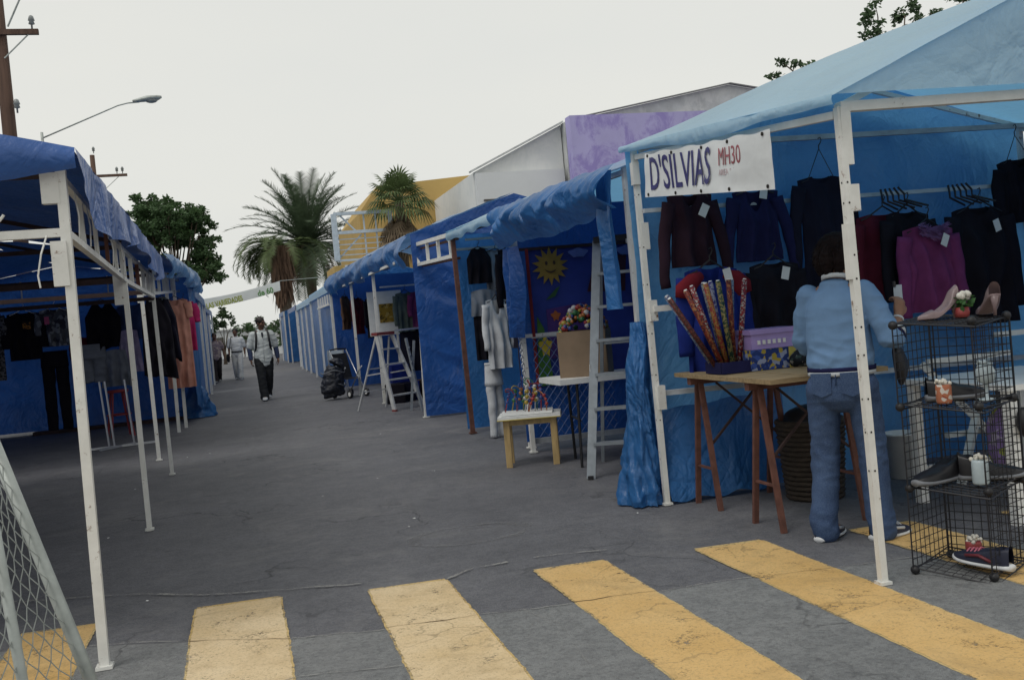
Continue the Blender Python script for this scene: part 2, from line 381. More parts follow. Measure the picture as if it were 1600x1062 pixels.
def ground():
    mb = MB(); mb.add([(-400,-60,0),(400,-60,0),(400,900,0),(-400,900,0)], [(0,1,2,3)])
    g_ = mb.build('ground', 'asphalt'); g_['kind'] = 'structure'
    rng = random.Random(4)
    # older paler pavement of the crossing
    mb = MB(); far = []; N = 120
    for i in range(N+1):
        x = -9+18*i/N
        K = ((-9, 6.4), (-1.1, 5.1), (-.66, 4.91), (.05, 4.56), (.47, 4.46), (.93, 4.42), (2.22, 4.27), (3.4, 4.1), (9, 3.6))
        for (xa, ya), (xb, yb) in zip(K, K[1:]):
            if xa <= x <= xb: y = ya+(yb-ya)*(x-xa)/(xb-xa); break
        y += .03*nz((x, 0, 0), 2.1, 3)+.02*nz((x, 0, 0), 9, 5)
        far.append((x, y))
    mb.add([(x, y, .004) for x, y in far]+[(x, -8, .004) for x, y in far], [(i, N+1+i, N+2+i, i+1) for i in range(N)])
    p = mb.build('crossing_pavement', 'asphalt_old'); p['kind'] = 'structure'
    # dusty joints: wandering thin raised lines
    def joint(pts, w, nm):
        mb = MB(); L = []; n = 26*(len(pts)-1)
        for i in range(n+1):
            t = i/n*(len(pts)-1); k = min(int(t), len(pts)-2); f = t-k
            x = pts[k][0]*(1-f)+pts[k+1][0]*f; y = pts[k][1]*(1-f)+pts[k+1][1]*f
            dy = .035*nz((x, y, 0), 3.1, 8)+.016*nz((x, y, 0), 12, 9)
            ww = w*(.35+.9*abs(nz((x, y, 2), 5, 2)))
            L += [(x, y+dy-ww, .0090), (x, y+dy+ww, .0090)]
        mb.add(L, [(2*i, 2*i+2, 2*i+3, 2*i+1) for i in range(n)])
        mb.build(nm, 'dust', p)
    gaps = [(-1.5, 5.25, -1.2, 5.14), (-.80, 4.97, -.36, 4.77), (.10, 4.55, .50, 4.46), (.94, 4.42, 1.36, 4.37), (1.78, 4.32, 2.24, 4.27), (2.66, 4.21, 3.12, 4.14)]
    for a, b, c, d in gaps: joint([(a, b), (c, d)], .011, 'joint_line')
    joint([(-1.6, 6.2), (-.9, 5.95), (-.2, 5.55), (.5, 5.3)], .022, 'joint_line')
    joint([(1.45, 5.28), (1.85, 5.2)], .012, 'joint_line'); joint([(.93, 5.15), (1.1, 5.27), (1.3, 5.3)], .02, 'joint_line')
    joint([(1.12, 4.42), (1.22, 4.1), (1.16, 3.6), (1.27, 3.1)], .010, 'joint_line')
    joint([(-.30, 3.9), (.1, 4.02), (.5, 3.92)], .006, 'joint_line')
    xs = [(-1.60+.43, -.82, 5.36), (-.34, .08, 5.33), (.52, .92, 5.15), (1.38, 1.76, 5.02), (2.26, 2.64, 4.92), (3.14, 3.52, 4.8), (4.02, 4.4, 4.66), (-2.05, -1.68, 5.42)]
    for j, (a, b, yf) in enumerate(xs):
        mb = MB(); n = 150; L = []
        for i in range(n+1):
            y = 2.2+(yf-2.2)*i/n
            e = lambda s_: .005*nz((s_, y, j), 3, j)+.005*nz((s_, y, j), 23, j+3)+.004*nz((s_, y, j), 61, j+3)
            L.append((a+e(1), y)); L.append((b+e(2), y-.07*(i/n)*(.4)))
        vs = []
        m = 6
        for i in range(n+1):
            (xa, ya), (xb, yb) = L[2*i], L[2*i+1]
            for k in range(m+1):
                f = k/m; yy = ya*(1-f)+yb*f
                if i == n: yy += .018*nz((xa*(1-f)+xb*f, 0, j), 9, 4)
                vs.append((xa*(1-f)+xb*f, yy, .0062))
        mb.add(vs, [(i*(m+1)+k, i*(m+1)+k+1, (i+1)*(m+1)+k+1, (i+1)*(m+1)+k) for i in range(n) for k in range(m)])
        st = mb.build('crosswalk_stripe', 'yellow_pale' if j in (1, 2) else 'yellow_paint', p)
        mb = MB(); rim = [(x, y) for (x, y) in L[0::2]]; rim2 = [(x, y) for (x, y) in L[1::2]]
        for line, sg in ((rim, -1), (rim2, 1)):
            mb.add([(x+o_, y, .0054) for x, y in line for o_ in (0, sg*.010)], [(2*i, 2*i+1, 2*i+3, 2*i+2) for i in range(n)])
        (xa, ya), (xb, yb) = rim[-1], rim2[-1]; mb.add([(xa, ya-.01, .0054), (xb, yb-.01, .0054), (xb, yb+.03, .0054), (xa, ya+.03, .0054)], [(0, 1, 2, 3)])
        mb.build('ragged_edge', 'yellow_edge', st)
    for a, b, c, d in ((-.35, 4.76, .09, 4.55), (.51, 4.46, .93, 4.42), (1.37, 4.37, 1.77, 4.32), (2.25, 4.27, 2.65, 4.21)):
        mb = MB(); vs = []; n = 40
        for i in range(n+1):
            f = i/n; x = a+(c-a)*f; y = b+(d-b)*f+.02*nz((x, 0, 0), 6, 2)+.008*nz((x, 0, 0), 25, 3); w = .0012+.006*max(0, nz((x, 0, 0), 7, 8)); vs += [(x, y-w, .0080), (x, y+w, .0080)]
        mb.add(vs, [(2*i, 2*i+2, 2*i+3, 2*i+1) for i in range(n)]); mb.build('paint_crack', 'crack', p)
    # paved-over utility cover: a faint broken pale ring in the street
    MT['faint_dust'] = dust_mat('faint_dust', (.22, .22, .225, 1), .42, .62, 30, .6)
    mb = MB(); n = 140; vs = []; fs = []
    for i in range(n+1):
        a = 2*PI*i/n; k = (math.cos(a), math.sin(a), 0)
        r0 = .37+.03*nz(k, 2, 1); w = max(0, .035+.05*nz(k, 2.2, 2)+.012*nz(k, 9, 3))
        for r_ in (r0-w, r0+w): vs.append((1.28+r_*math.cos(a), 6.13+.72*r_*math.sin(a), .0045))
        if i < n and w > .002: fs.append((2*i, 2*i+1, 2*i+3, 2*i+2))
    mb.add(vs, fs)
    mb.build('patched_cover_ring', 'faint_dust', g_)
    # litter: scraps of paper trodden into the street
    rng = random.Random(9)
    mb = MB()
    for i in range(16):
        x, y = rng.uniform(-1.5, 2.9), rng.uniform(5.6, 13); a = rng.uniform(0, 6); r_ = rng.uniform(.005, .012)
        mb.add([(x+r_*math.cos(a+k*PI/2+rng.uniform(-.3, .3)), y+r_*math.sin(a+k*PI/2), .006+.004*rng.random()) for k in range(4)], [(0,1,2,3)])
    o = mb.build('paper_scraps', 'white', None); tag(o, 'tiny pale paper scraps scattered over the dark street', 'litter'); o['kind'] = 'stuff'
ground()

# ---------------------------------------------------------------- vegetation
def leafmat(name, c, tr=.25):
    t = NT(name); f = t.noise(1.7, 4, .6); g_ = t.noise(14, 3)
    cc = t.ramp(t.math('ADD', t.math('MULTIPLY', f, .6), t.math('MULTIPLY', g_, .4)), [(.34, mul(c, .55)), (.66, mul(c, 1.45))])
    b = t.bsdf(cc, .55, 0, None, .35)
    tl = t.n('BsdfTranslucent'); t.l(cc, tl.inputs[0]); ms = t.n('MixShader'); ms.inputs[0].default_value = tr
    t.l(b.outputs[0], ms.inputs[1]); t.l(tl.outputs[0], ms.inputs[2]); return t.done(ms.outputs[0])
MT['leaf'] = leafmat('broad_leaf', (.066, .122, .048, 1))
MT['leaf_pale'] = leafmat('pale_leaf', (.065, .11, .05, 1))
MT['frond'] = leafmat('palm_frond', (.075, .11, .062, 1))
MT['fan'] = leafmat('fan_palm_leaf', (.095, .135, .050, 1))
MT['dead'] = mat('dead_frond', (.17, .125, .08, 1), .9, .4, 3, .3)
MT['skirt'] = mat('brown_frond_skirt', (.14, .085, .055, 1), .9, .45, 4, .6, 18, sx=(3, 3, .5), dist=.05)
MT['bark'] = mat('bark', (.11, .085, .06, 1), .9, .4, 4, .5, 20, dist=.02)
def leaves(mb, c, R_, n, size, rng, hollow=.0):
    for _ in range(n):
        while True:
            d = V((rng.uniform(-1, 1), rng.uniform(-1, 1), rng.uniform(-1, 1)))
            if hollow < d.length < 1: break
        p = V(c)+V((d.x*R_[0], d.y*R_[1], d.z*R_[2]))
        ax = V((rng.gauss(0, 1), rng.gauss(0, 1), rng.gauss(0, .6))).normalized(); b = ax.orthogonal().normalized()
        b.rotate(Matrix.Rotation(rng.uniform(0, 6.28), 3, ax)); s_ = size*rng.uniform(.6, 1.35); nn = ax.cross(b)
        mb.add([p, p+ax*s_*.5+b*s_*.28+nn*s_*.06, p+ax*s_, p+ax*s_*.5-b*s_*.28+nn*s_*.06], [(0, 1, 2), (0, 2, 3)])
def tree(label, loc, clumps, n, size, seed, lm='leaf', trunk_r=.18, fork=.35, group=None):
    rng = random.Random(seed); r = thing('leafy_tree', label, 'tree', loc, 0, group)
    L = V(loc); top = V((sum(c[0][0] for c in clumps)/len(clumps), sum(c[0][1] for c in clumps)/len(clumps), sum(c[0][2] for c in clumps)/len(clumps)))
    mb = MB(); f = L+(top-L)*fork
    mb.tube([L+V((0,0,-.05)), L+(f-L)*.5+V((rng.uniform(-.1,.1), 0, 0)), f], [trunk_r*1.25, trunk_r, trunk_r*.85], 9)
    for c, R_ in clumps:
        c = V(c); m = f.lerp(c, .5)+V((rng.uniform(-.2,.2), rng.uniform(-.2,.2), .15)); q = c+V((rng.uniform(-.3,.3)*R_[0], rng.uniform(-.3,.3)*R_[1], R_[2]*.4))
        mb.tube([f-V((0,0,.1)), m, c, q], [trunk_r*.42, trunk_r*.2, trunk_r*.1, trunk_r*.05], 6)
    mb.build('trunk', 'bark', r, True)
    mb = MB(); tot = sum(R_[0]*R_[1]+R_[1]*R_[2]+R_[0]*R_[2] for c, R_ in clumps)
    for c, R_ in clumps:
        k = int(n*(R_[0]*R_[1]+R_[1]*R_[2]+R_[0]*R_[2])/tot); m = max(5, k//70)
        for _ in range(m):     # sprigs inside each clump
            d = V((rng.gauss(0, 1), rng.gauss(0, 1), rng.gauss(0, 1))).normalized()*rng.uniform(.45, 1.08)
            leaves(mb, V(c)+V((d.x*R_[0], d.y*R_[1], d.z*R_[2])), (R_[0]*.30, R_[1]*.30, R_[2]*.26), k//m, size, rng)
    mb.build('crown', lm, r); return r
rng = random.Random(2)
cl = []
for i in range(60):
    a = rng.uniform(0, 6.28); e = rng.uniform(-1, 1); rr = rng.uniform(.55, 1)
    cl.append(((-2.75+2.45*rr*math.cos(a)*math.cos(e*1.3), 48+1.9*rr*math.sin(a)*math.cos(e*1.3), 5.75+2.1*rr*math.sin(e*1.4)), (.72, .72, .6)))
tree('dense dark green round tree rising behind the blue stalls', (-2.75, 48, 0), cl, 34000, .17, 11, trunk_r=.2)
# branches that show over the pale blue canopy
tree('open branching tree whose sprigs show over the pale blue canopy', (19.3, 26, 0),
     [((16.2, 26, 7.85), (.75, .6, .34)), ((17.15, 26, 7.75), (.55, .5, .3)), ((18.05, 26.2, 7.95), (.5, .4, .3)), ((19.35, 26, 9.3), (.55, .5, .6)), ((19.05, 26, 8.75), (.5, .5, .4)),
      ((20.3, 26, 9.3), (.5, .5, .7)), ((21.3, 26, 9.25), (.6, .5, .42)), ((22.45, 26, 9.75), (.5, .4, .5)), ((23.2, 26.2, 10.3), (.6, .5, .5)), ((18.6, 26, 7.3), (.8, .6, .5)), ((20.5, 26, 8.0), (1.0, .8, .7)), ((22, 26, 8.6), (1, .8, .6))],
     3600, .15, 23, 'leaf_pale', .2, .55)
tree('small bush with loose round leaves at the end of the street', (-.95, 62, 0), [((-1.0, 62, 3.2), (.55, .5, .5)), ((-.75, 62, 2.5), (.55, .5, .5)), ((-1.2, 62, 2.3), (.6, .5, .6)), ((-.3, 62, 2.4), (.3, .3, .3)), ((-1.3, 62, 1.5), (.6, .6, .6))], 900, .2, 5, 'leaf_pale', .1, .3)
tree('low dark tree far off behind the walking people', (1.6, 75, 0), [((1.2, 75, 2.4), (1, .8, .7)), ((2.4, 75, 2.3), (1.0, .8, .7)), ((.2, 75, 2.1), (.8, .8, .6)), ((3.2, 75, 1.8), (.8, .8, .6)), ((1.8, 75, 1.4), (1.8, .8, .8))], 1600, .22, 6, 'leaf', .14, .3)

def frond(mb, base, az, el, L, droop, n, lw, ll, rng):
    p = V(base); pts = []; e = el
    for i in range(n+1):
        d = V((math.cos(az)*math.cos(e), math.sin(az)*math.cos(e), math.sin(e)))
        pts.append((p.copy(), d)); p += d*L/n; e -= droop/n*(.5+1.1*i/n)
    mb.tube([q for q, d in pts], [.035*(1-.85*i/n) for i in range(n+1)], 4)
    for i in range(1, n+1):
        q, d = pts[i]; s_ = d.cross(V((0,0,1)));
        if s_.length < 1e-3: s_ = V((1,0,0))
        s_.normalize(); up = s_.cross(d); f = i/n; l_ = ll*(math.sin(PI*(.12+.83*f))**.6)*rng.uniform(.8, 1.1)
        for sg in (-1, 1):
            t = (d*.75+s_*sg*.85+up*rng.uniform(.05, .45)).normalized(); tip = q+t*l_-V((0,0,.10*l_))
            mb.add([q-d*lw, q+d*lw, tip], [(0, 1, 2)])
def date_palm(label, loc, cz, nf, L, seed, els, lw=.032, dead=26):
    rng = random.Random(seed); r = thing('date_palm', label, 'palm tree', loc, 0); x, y, _ = loc
    mb = MB(); mb.tube([(x, y, -.05), (x+.05, y, cz*.5), (x, y, cz)], [.34, .3, .42], 12); mb.build('trunk', 'bark', r, True)
    mb = MB()
    for i in range(nf):
        f = (i+.5)/nf; az = i*2.39996+rng.uniform(-.2, .2); el = els[0]+(els[1]-els[0])*f
        frond(mb, (x+.2*math.cos(az), y+.2*math.sin(az), cz), az, el+rng.uniform(-.1, .1), L*rng.uniform(.85, 1.08), .55+.9*(1-el/1.5)*.8, 46, lw, L*.19, rng)
    mb.build('crown', 'frond', r)
    mb = MB()
    for i in range(dead):
        az = rng.uniform(0, 6.28); frond(mb, (x+.3*math.cos(az), y+.3*math.sin(az), cz-.1), az, rng.uniform(-.9, -.2), L*.55, 1.3, 14, lw*1.3, L*.16, rng)
    for i in range(40):   # hanging fruit stalks and boots
        az = rng.uniform(0, 6.28); rr = rng.uniform(.35, .8); mb.ball((x+rr*math.cos(az), y+rr*math.sin(az), cz-rng.uniform(.1, 1.3)), rng.uniform(.1, .2), 6, 5, (1, 1, 1.3))
    mb.build('dead_fronds', 'dead', r)
    return r
date_palm('tall date palm with a wide feathery grey green crown', (4.62, 64, 0), 7.1, 84, 4.75, 3, (1.5, -.4), .046)
def skirted_palm():
    rng = random.Random(8); x, y, K = 2.68, 58.0, 1.36; r = thing('skirted_palm', 'drooping palm with a thick brown skirt of dead fronds', 'palm tree', (x, y, 0))
    mb = MB(); mb.tube([(x, y, -.05), (x, y, 4.3)], [.36, .34], 10); mb.build('trunk', 'bark', r, True)
    mb = MB(); n = 26
    def f(u, v):
        a = 2*PI*u; z = 2.95+3.5*v; rad = K*(.20+.34*v**.6)*(1+.22*nz((math.cos(a)*2, math.sin(a)*2, z*.7), 1.6, 2)+.12*nz((math.cos(a)*6, math.sin(a)*6, z), 2, 3))
        return V((x+rad*math.cos(a)-.1*(1-v), y+rad*math.sin(a), z))
    mb.grid(f, 40, 26)
    for i in range(150):
        a = rng.uniform(0, 6.28); z = rng.uniform(3.4, 6.45); rad = K*(.28+.26*((z-2.95)/3.5)); p = V((x+rad*math.cos(a), y+rad*math.sin(a), z)); t = V((math.cos(a)*.2, math.sin(a)*.2, -1)).normalized()
        s_ = V((-math.sin(a), math.cos(a), 0))*.09; mb.add([p-s_, p+s_, p+t*rng.uniform(.6, 1.3)], [(0, 1, 2)])
    mb.build('dead_frond_skirt', 'skirt', r)
    mb = MB()
    for i in range(34):
        az = PI+rng.uniform(-1.3, 1.0) if i < 20 else rng.uniform(0, 6.28)
        frond(mb, (x, y, 6.35), az, rng.uniform(.0, .8), rng.uniform(2.4, 3.5), 1.9, 34, .045, .6, rng)
    mb.build('crown', 'fan', r)
skirted_palm()
def fan_palm():
    rng = random.Random(12); x, y, cz = 6.35, 38, 6.05; r = thing('fan_palm', 'fan palm with upright green fans before the yellow building', 'palm tree', (x, y, 0))
    mb = MB(); mb.tube([(x, y, -.05), (x, y, cz)], [.22, .17], 10); mb.build('trunk', 'bark', r, True)
    def fan(mb, base, az, el, pl, R_, droop):
        d = V((math.cos(az)*math.cos(el), math.sin(az)*math.cos(el), math.sin(el))); p = V(base)+d*pl
        mb.tube([base, V(base)+d*pl*.5+V((0,0,.03)), p], [.02, .016, .012], 4)
        s_ = d.cross(V((0,0,1))); s_ = s_.normalized() if s_.length > .05 else V((1,0,0)); n = 15
        for k in range(n):
            a = (k/(n-1)-.5)*3.6; t = d*math.cos(a)+s_*math.sin(a); a2 = a+.12; t2 = d*math.cos(a+.1)+s_*math.sin(a+.1); t1 = d*math.cos(a-.1)+s_*math.sin(a-.1)
            l_ = R_*(1-.25*abs(a)/1.8)
            mb.add([p, p+t1*l_*.55, p+t*l_-V((0,0,droop*l_)), p+t2*l_*.55], [(0, 1, 2, 3)])
    mb = MB()
    for i in range(46):
        f = i/46; az = i*2.39996; el = 1.45-1.9*f
        fan(mb, (x, y, cz), az, el+rng.uniform(-.1, .1), rng.uniform(.55, .95), rng.uniform(.62, .82), .15+.5*f)
    mb.build('crown', 'fan', r)
    mb = MB()
    for i in range(60):
        az = rng.uniform(0, 6.28); fan(mb, (x, y, cz-rng.uniform(.2, 1.2)), az, rng.uniform(-1.3, -.45), rng.uniform(.3, .8), .72, .5)
    mb.build('dead_fronds', 'dead', r)
fan_palm()

# ---------------------------------------------------------------- buildings
def plaster(name, c, var=.12, stain=None, scale=.7):
    t = NT(name); f = t.noise(scale, 6, .65); s_ = t.noise(1.1, 7, .75, dist=.5, sx=(1, 1, .8))
    cc = t.ramp(f, [(.32, mul(c, 1-var)), (.7, mul(c, 1+var*.5))])
    if stain: cc = t.mix(t.ramp(s_, [(.46, (0,0,0,1)), (.58, (.85,.85,.85,1))]), cc, stain)
    return t.done(t.bsdf(cc, .85, 0, t.bump(t.noise(30, 4), .3, .01), .25).outputs[0])
MT['yellow_wall'] = plaster('ochre_yellow_plaster', (.47, .325, .12, 1))
MT['white_wall'] = plaster('off_white_plaster', (.66, .68, .69, 1), .06)
MT['white_wall2'] = plaster('pale_plaster', (.72, .73, .72, 1), .05, (.64, .66, .66, 1))
MT['purple_wall'] = plaster('blotchy_purple_paint', (.42, .39, .66, 1), .1, (.27, .22, .52, 1))
MT['grey_wall'] = plaster('mottled_grey_render', (.50, .52, .52, 1), .2, (.60, .61, .6, 1), 2)
MT['grey_dark'] = mat('weathered_grey_flashing', (.22, .22, .22, 1), .7)
MT['dark_line'] = mat('dark_building_detail', (.09, .085, .08, 1), .7)  # plain dark tone for the ledge, windows and vent slot
def buildings():
    r = thing('yellow_building', 'ochre yellow flat topped building behind the fan palm', 'building', (8, 44, 0))
    mb = MB(); mb.poly([(5.3, 42, 0), (5.3, 42, 6.2), (6.15, 42, 7.3), (10.55, 42, 7.58), (10.62, 42, 0)], 9); mb.build('wall', 'yellow_wall', r)
    mb = MB(); mb.box((9.6, 41.9, 6.35), (1.4, .18, .06)); mb.build('ledge', 'dark_line', r)
    r = thing('low_yellow_building', 'low yellow building under the steel billboard frame', 'building', (4.9, 40, 0))
    mb = MB(); mb.box((5.1, 41, 1.95), (2.6, 3.4, 3.9)); mb.build('wall', 'yellow_wall', r)
    mb = MB(); mb.box((4.35, 39.24, 2.4), (.28, .12, 3.0)); mb.build('pilaster', 'white_wall', r)
    mb = MB(); mb.box((5.6, 39.26, 3.1), (.7, .1, 1.1)); mb.build('window', 'dark_line', r)
    r = thing('white_gabled_building', 'pale plastered building with a sloping gable behind the stalls', 'building', (10, 36, 0))
    mb = MB(); mb.poly([(8.55, 34.6, 0), (8.55, 34.6, 6.55), (11.96, 34.6, 8.12), (11.96, 34.6, 0)], 9); mb.build('wall', 'white_wall2', r)
    mb = MB(); mb.box((10.2, 34.4, 3.3), (3.3, .3, 6.36)); mb.build('front_wall', 'white_wall', r)
    mb = MB(); mb.bar((8.4, 34.5, 6.56), (12.0, 34.5, 8.2), .3, .06); mb.build('roof_edge', 'grey_wall', r)
    mb = MB(); mb.box((9.2, 34.22, 5.5), (.9, .05, .06)); mb.build('vent_slot', 'dark_line', r)
    r = thing('purple_walled_building', 'big hall with a blotchy purple front and grey gable', 'building', (16, 38, 0))
    mb = MB(); mb.box((16.4, 33.6, 4.1), (9.0, .5, 8.2)); mb.build('front_wall', 'purple_wall', r)
    mb = MB(); mb.poly([(12.0, 34.2, 0), (12.0, 34.2, 8.15), (18.65, 34.2, 9.32), (24.5, 34.2, 8.3), (24.5, 34.2, 0)], 14); mb.build('gable_wall', 'grey_wall', r)
    mb = MB(); mb.bar((12.6, 34.1, 8.29), (18.65, 34.1, 9.345), .2, .035); mb.bar((18.65, 34.1, 9.345), (24.6, 34.1, 8.30), .2, .035); mb.build('roof_edge', 'grey_dark', r)
    # far end of the street
    r = thing('far_white_wall', 'low white building front closing the far end of the street', 'building', (0, 82, 0))
    mb = MB(); mb.box((1.5, 83, 1.1), (16, 3, 2.2)); mb.build('wall', 'white_wall', r)
    mb = MB(); mb.box((1.5, 81.4, 2.26), (16.2, .3, .12)); mb.build('cornice', 'grey_wall', r)
    for i in range(5):
        mb = MB(); mb.box((-4.5+i*2.7, 81.46, 1.2), (1.1, .1, 1.0)); mb.build('window', 'dark_line', r)
    # hill: scrub colour paled to put distance haze into it
    mb = MB()
    def f(u, v):
        x = -260+620*u; y = 420+260*v; h = (7+22*max(0, nz((x, 0, 0), .006, 4)+.35)+3*nz((x, y, 0), .03, 2))*math.sin(PI*min(1, v*1.0)*.5+.0)
        return V((x, y, h-.5))
    mb.grid(f, 80, 12); h = mb.build('hill', mat('hazed_scrub_hill', (.30, .34, .32, 1), .95, .15, .02, 0), None, True); h['kind'] = 'structure'
buildings()

# ---------------------------------------------------------------- billboard frame, poles, lamp
MT['blue_grey_steel'] = mat('blue_grey_painted_steel', (.46, .53, .60, 1), .5, .15)
def billboard():
    r = thing('billboard_frame', 'empty blue grey steel billboard frame on a post', 'billboard', (4.8, 38, 0))
    x0, x1, z0, z1, Y = 3.82, 5.95, 4.0, 5.76, 38
    for a, b, w in (((x0, Y, z0), (x0, Y, z1), .2), ((x1, Y, z0), (x1, Y, z1), .14), ((x0, Y, z1), (x1, Y, z1), .12), ((x0+.1, Y, 5.05), (x1, Y, 5.05), .12), ((x0, Y, z0), (x1, Y, z0), .08)):
        MB().bar(a, b, w).build('beam', 'blue_grey_steel', r)
    for i in range(4): MB().bar((x0+.1, Y+.05, 4.2+.2*i), (x1, Y+.05, 4.2+.2*i), .035).build('slat', 'blue_grey_steel', r)
    for a, b in (((x0+.1, Y+.1, 4.1), (x0+1.0, Y+.1, 4.95)), ((x0+.25, Y+.1, 5.7), (x0+.8, Y+.1, 5.1)), ((4.95, Y+.06, 4.0), (4.95, Y+.06, 5.7)), ((5.4, Y+.06, 4.0), (5.4, Y+.06, 5.7))):
        MB().bar(a, b, .055).build('brace', 'blue_grey_steel', r)
    MB().tube([(4.9, Y+.2, -.02), (4.9, Y+.2, 4.05)], .12, 10).build('post', 'blue_grey_steel', r)
billboard()
MT['insul'] = mat('glazed_insulator', (.25, .27, .27, 1), .3)
def utility(label, x, y, top, r0, arms, ins):
    r = thing('utility_pole', label, 'utility pole', (x, y, 0))
    mb = MB(); mb.tube([(x, y, -.3), (x, y, top*.5), (x, y, top)], [r0*1.2, r0, r0*.85], 12); mb.build('pole', 'wood_pole', r, True)
    for z, a, b in arms: MB().bar((x+a, y-r0*1.2, z), (x+b, y-r0*1.2, z), .1, .12).build('crossarm', 'wood_pole', r); MB().bar((x+b*.75, y-r0*1.25, z-.05), (x+r0*.5, y-r0*1.0, z-.05-b*.62), .025).build('arm_brace', 'galv', r)
    for px, z in ins:
        mb = MB(); mb.lathe([(.02, 0), (.02, .1), (.07, .12), (.05, .18), (.075, .2), (.045, .3), (.01, .32)], (x+px, y-r0*1.2, z), 10); mb.build('insulator', 'insul', r, True)
    return r
u1 = utility('tall brown timber utility pole behind the open blue stall', -4.62, 25, 12.5, .155, [(8.78, -.9, .85)], [(.72, 8.84), (-.75, 8.84), (.24, 6.95), (-.3, 6.95)])
mb = MB(); mb.tube([(-4.4, 24.8, 8.9), (-3.4, 24.6, 10.8), (-2.4, 24.4, 12.6)], .022, 5); mb.build('conduit', 'galv', u1)
utility('distant timber utility pole with one long crossarm', -5.95, 51, 10.75, .13, [(9.72, -.3, 1.5)], [(1.3, 9.8), (1.05, 9.8), (.1, 10.8)])
def wires():
    r = thing('power_lines', 'thin power lines strung between the two utility poles', 'cable', (-4.6, 25, 0))
    for a, b in (((-3.9, 24.8, 9.15), (-4.65, 50.8, 10.1)), ((-5.3, 24.8, 9.15), (-5.8, 50.8, 11.0))):
        a, b = V(a), V(b); mb = MB(); mb.tube([a.lerp(b, t/14)-V((0, 0, .7*4*(t/14)*(1-t/14))) for t in range(15)], .006, 4); mb.build('cable', 'black', r)
def lamp():
    x, y = -4.42, 28; r = thing('street_lamp', 'grey cobra head street lamp on a long raised arm', 'street lamp', (x, y, 0))
    MB().tube([(x, y, -.05), (x, y, 7.15)], [.06, .035], 10).build('post', 'galv', r, True)
    MB().tube([(x, y, 7.0), (x+1.9, y, 7.78), (x+2.15, y, 7.84), (x+2.45, y, 7.86)], [.02, .018, .018, .02], 8).build('arm', 'galv', r, True)
    mb = MB(); hx, hz = x+2.4, 7.88
    mb.tube([(hx-.12, y, hz), (hx, y, hz+.02), (hx+.25, y, hz+.06), (hx+.52, y, hz+.08), (hx+.62, y, hz+.1)], [(.05, .035), (.08, .05), (.15, .075), (.14, .06), (.04, .03)], 12, side=(0, 1, 0)); h = mb.build('lamp_head', 'galv', r, True)
    MB().ball((hx+.35, y, hz+.02), .13, 12, 8, (1.3, .9, .6)).build('lens', 'insul', h, True)
lamp()
def street_banner():
    r = thing('street_banner', 'white street banner with yellow green letters strung across', 'banner', (.2, 30, 0))
    A, B = V((-.95, 30, 2.62)), V((1.28, 30, 2.98)); d = (B-A).normalized()
    mb = MB(); mb.grid(lambda u, v: A.lerp(B, u)+V((0, .02*math.sin(9*u), -.28*v-.05*math.sin(PI*u))), 24, 4); mb.build('banner_cloth', mat('thin_white_banner', (.80, .82, .79, 1), .8, .05, 3, .1, tr=.55), r, True)
    t = mat('yellow_green_lettering', (.32, .36, .06, 1), .7); t2 = mat('green_lettering', (.12, .26, .09, 1), .7)
    up = V((0, 0, 1))
    text_mesh('LAS VARIEDADES', .22, 'lettering', t, r, A+d*.12+V((0, -.04, -.31)), d, up-d*up.dot(d), sx=.62, bold=.008)
    text_mesh('de 60', .24, 'lettering', t2, r, A+d*1.6+V((0, -.04, -.30)), d, up-d*up.dot(d), sx=.85, bold=.008)
    for a, b in ((A, V((-3.5, 30, 2.9))), (B, V((2.6, 30, 3.0)))): MB().tube([a, b], .008, 4).build('rope', 'galv', r)
street_banner()

# ================================================================ STALLS
def pole(r, a, b, w=.036, plates=(), foot=True, m='pole', holes=0, hside=(-.7, -.7)):
    a, b = V(a), V(b); p = MB().bar(a, b, w, w, (0, 1, 0)).build('pole', m, r)
    if foot:
        mb = MB(); mb.box((a.x, a.y, .014+a.z), (w*1.7, w*1.7, .014)); mb.build('foot_plate', m, p)
    for z, dx, dy, h in plates:
        t = (z-a.z)/(b.z-a.z); q = a.lerp(b, t); mb = MB(); mb.box((q.x+dx, q.y+dy, z), (w*1.12+abs(dx)*.6, w*1.12+abs(dy)*.6, h)); mb.build('bracket', m, p)
    for k in range(holes):
        q = a.lerp(b, .24+.62*k/max(1, holes-1)+.02*math.sin(k*3))
        for s_ in ((-1, 0), (0, -1)):
            mb = MB(); c = V((q.x+s_[0]*w*.5, q.y+s_[1]*w*.5, q.z)); ax = V((s_[0], s_[1], 0)); x = V((-s_[1], s_[0], 0))
            mb.add([c+ax*.002+(x*math.cos(i*PI/4)+V((0,0,1))*math.sin(i*PI/4))*.005 for i in range(8)], [tuple(range(8))])
            mb.build('bolt_hole', 'hole', p)
    return p
def rail(r, a, b, w=.035, m='pole', nm='rail'): return MB().bar(a, b, w).build(nm, m, r)

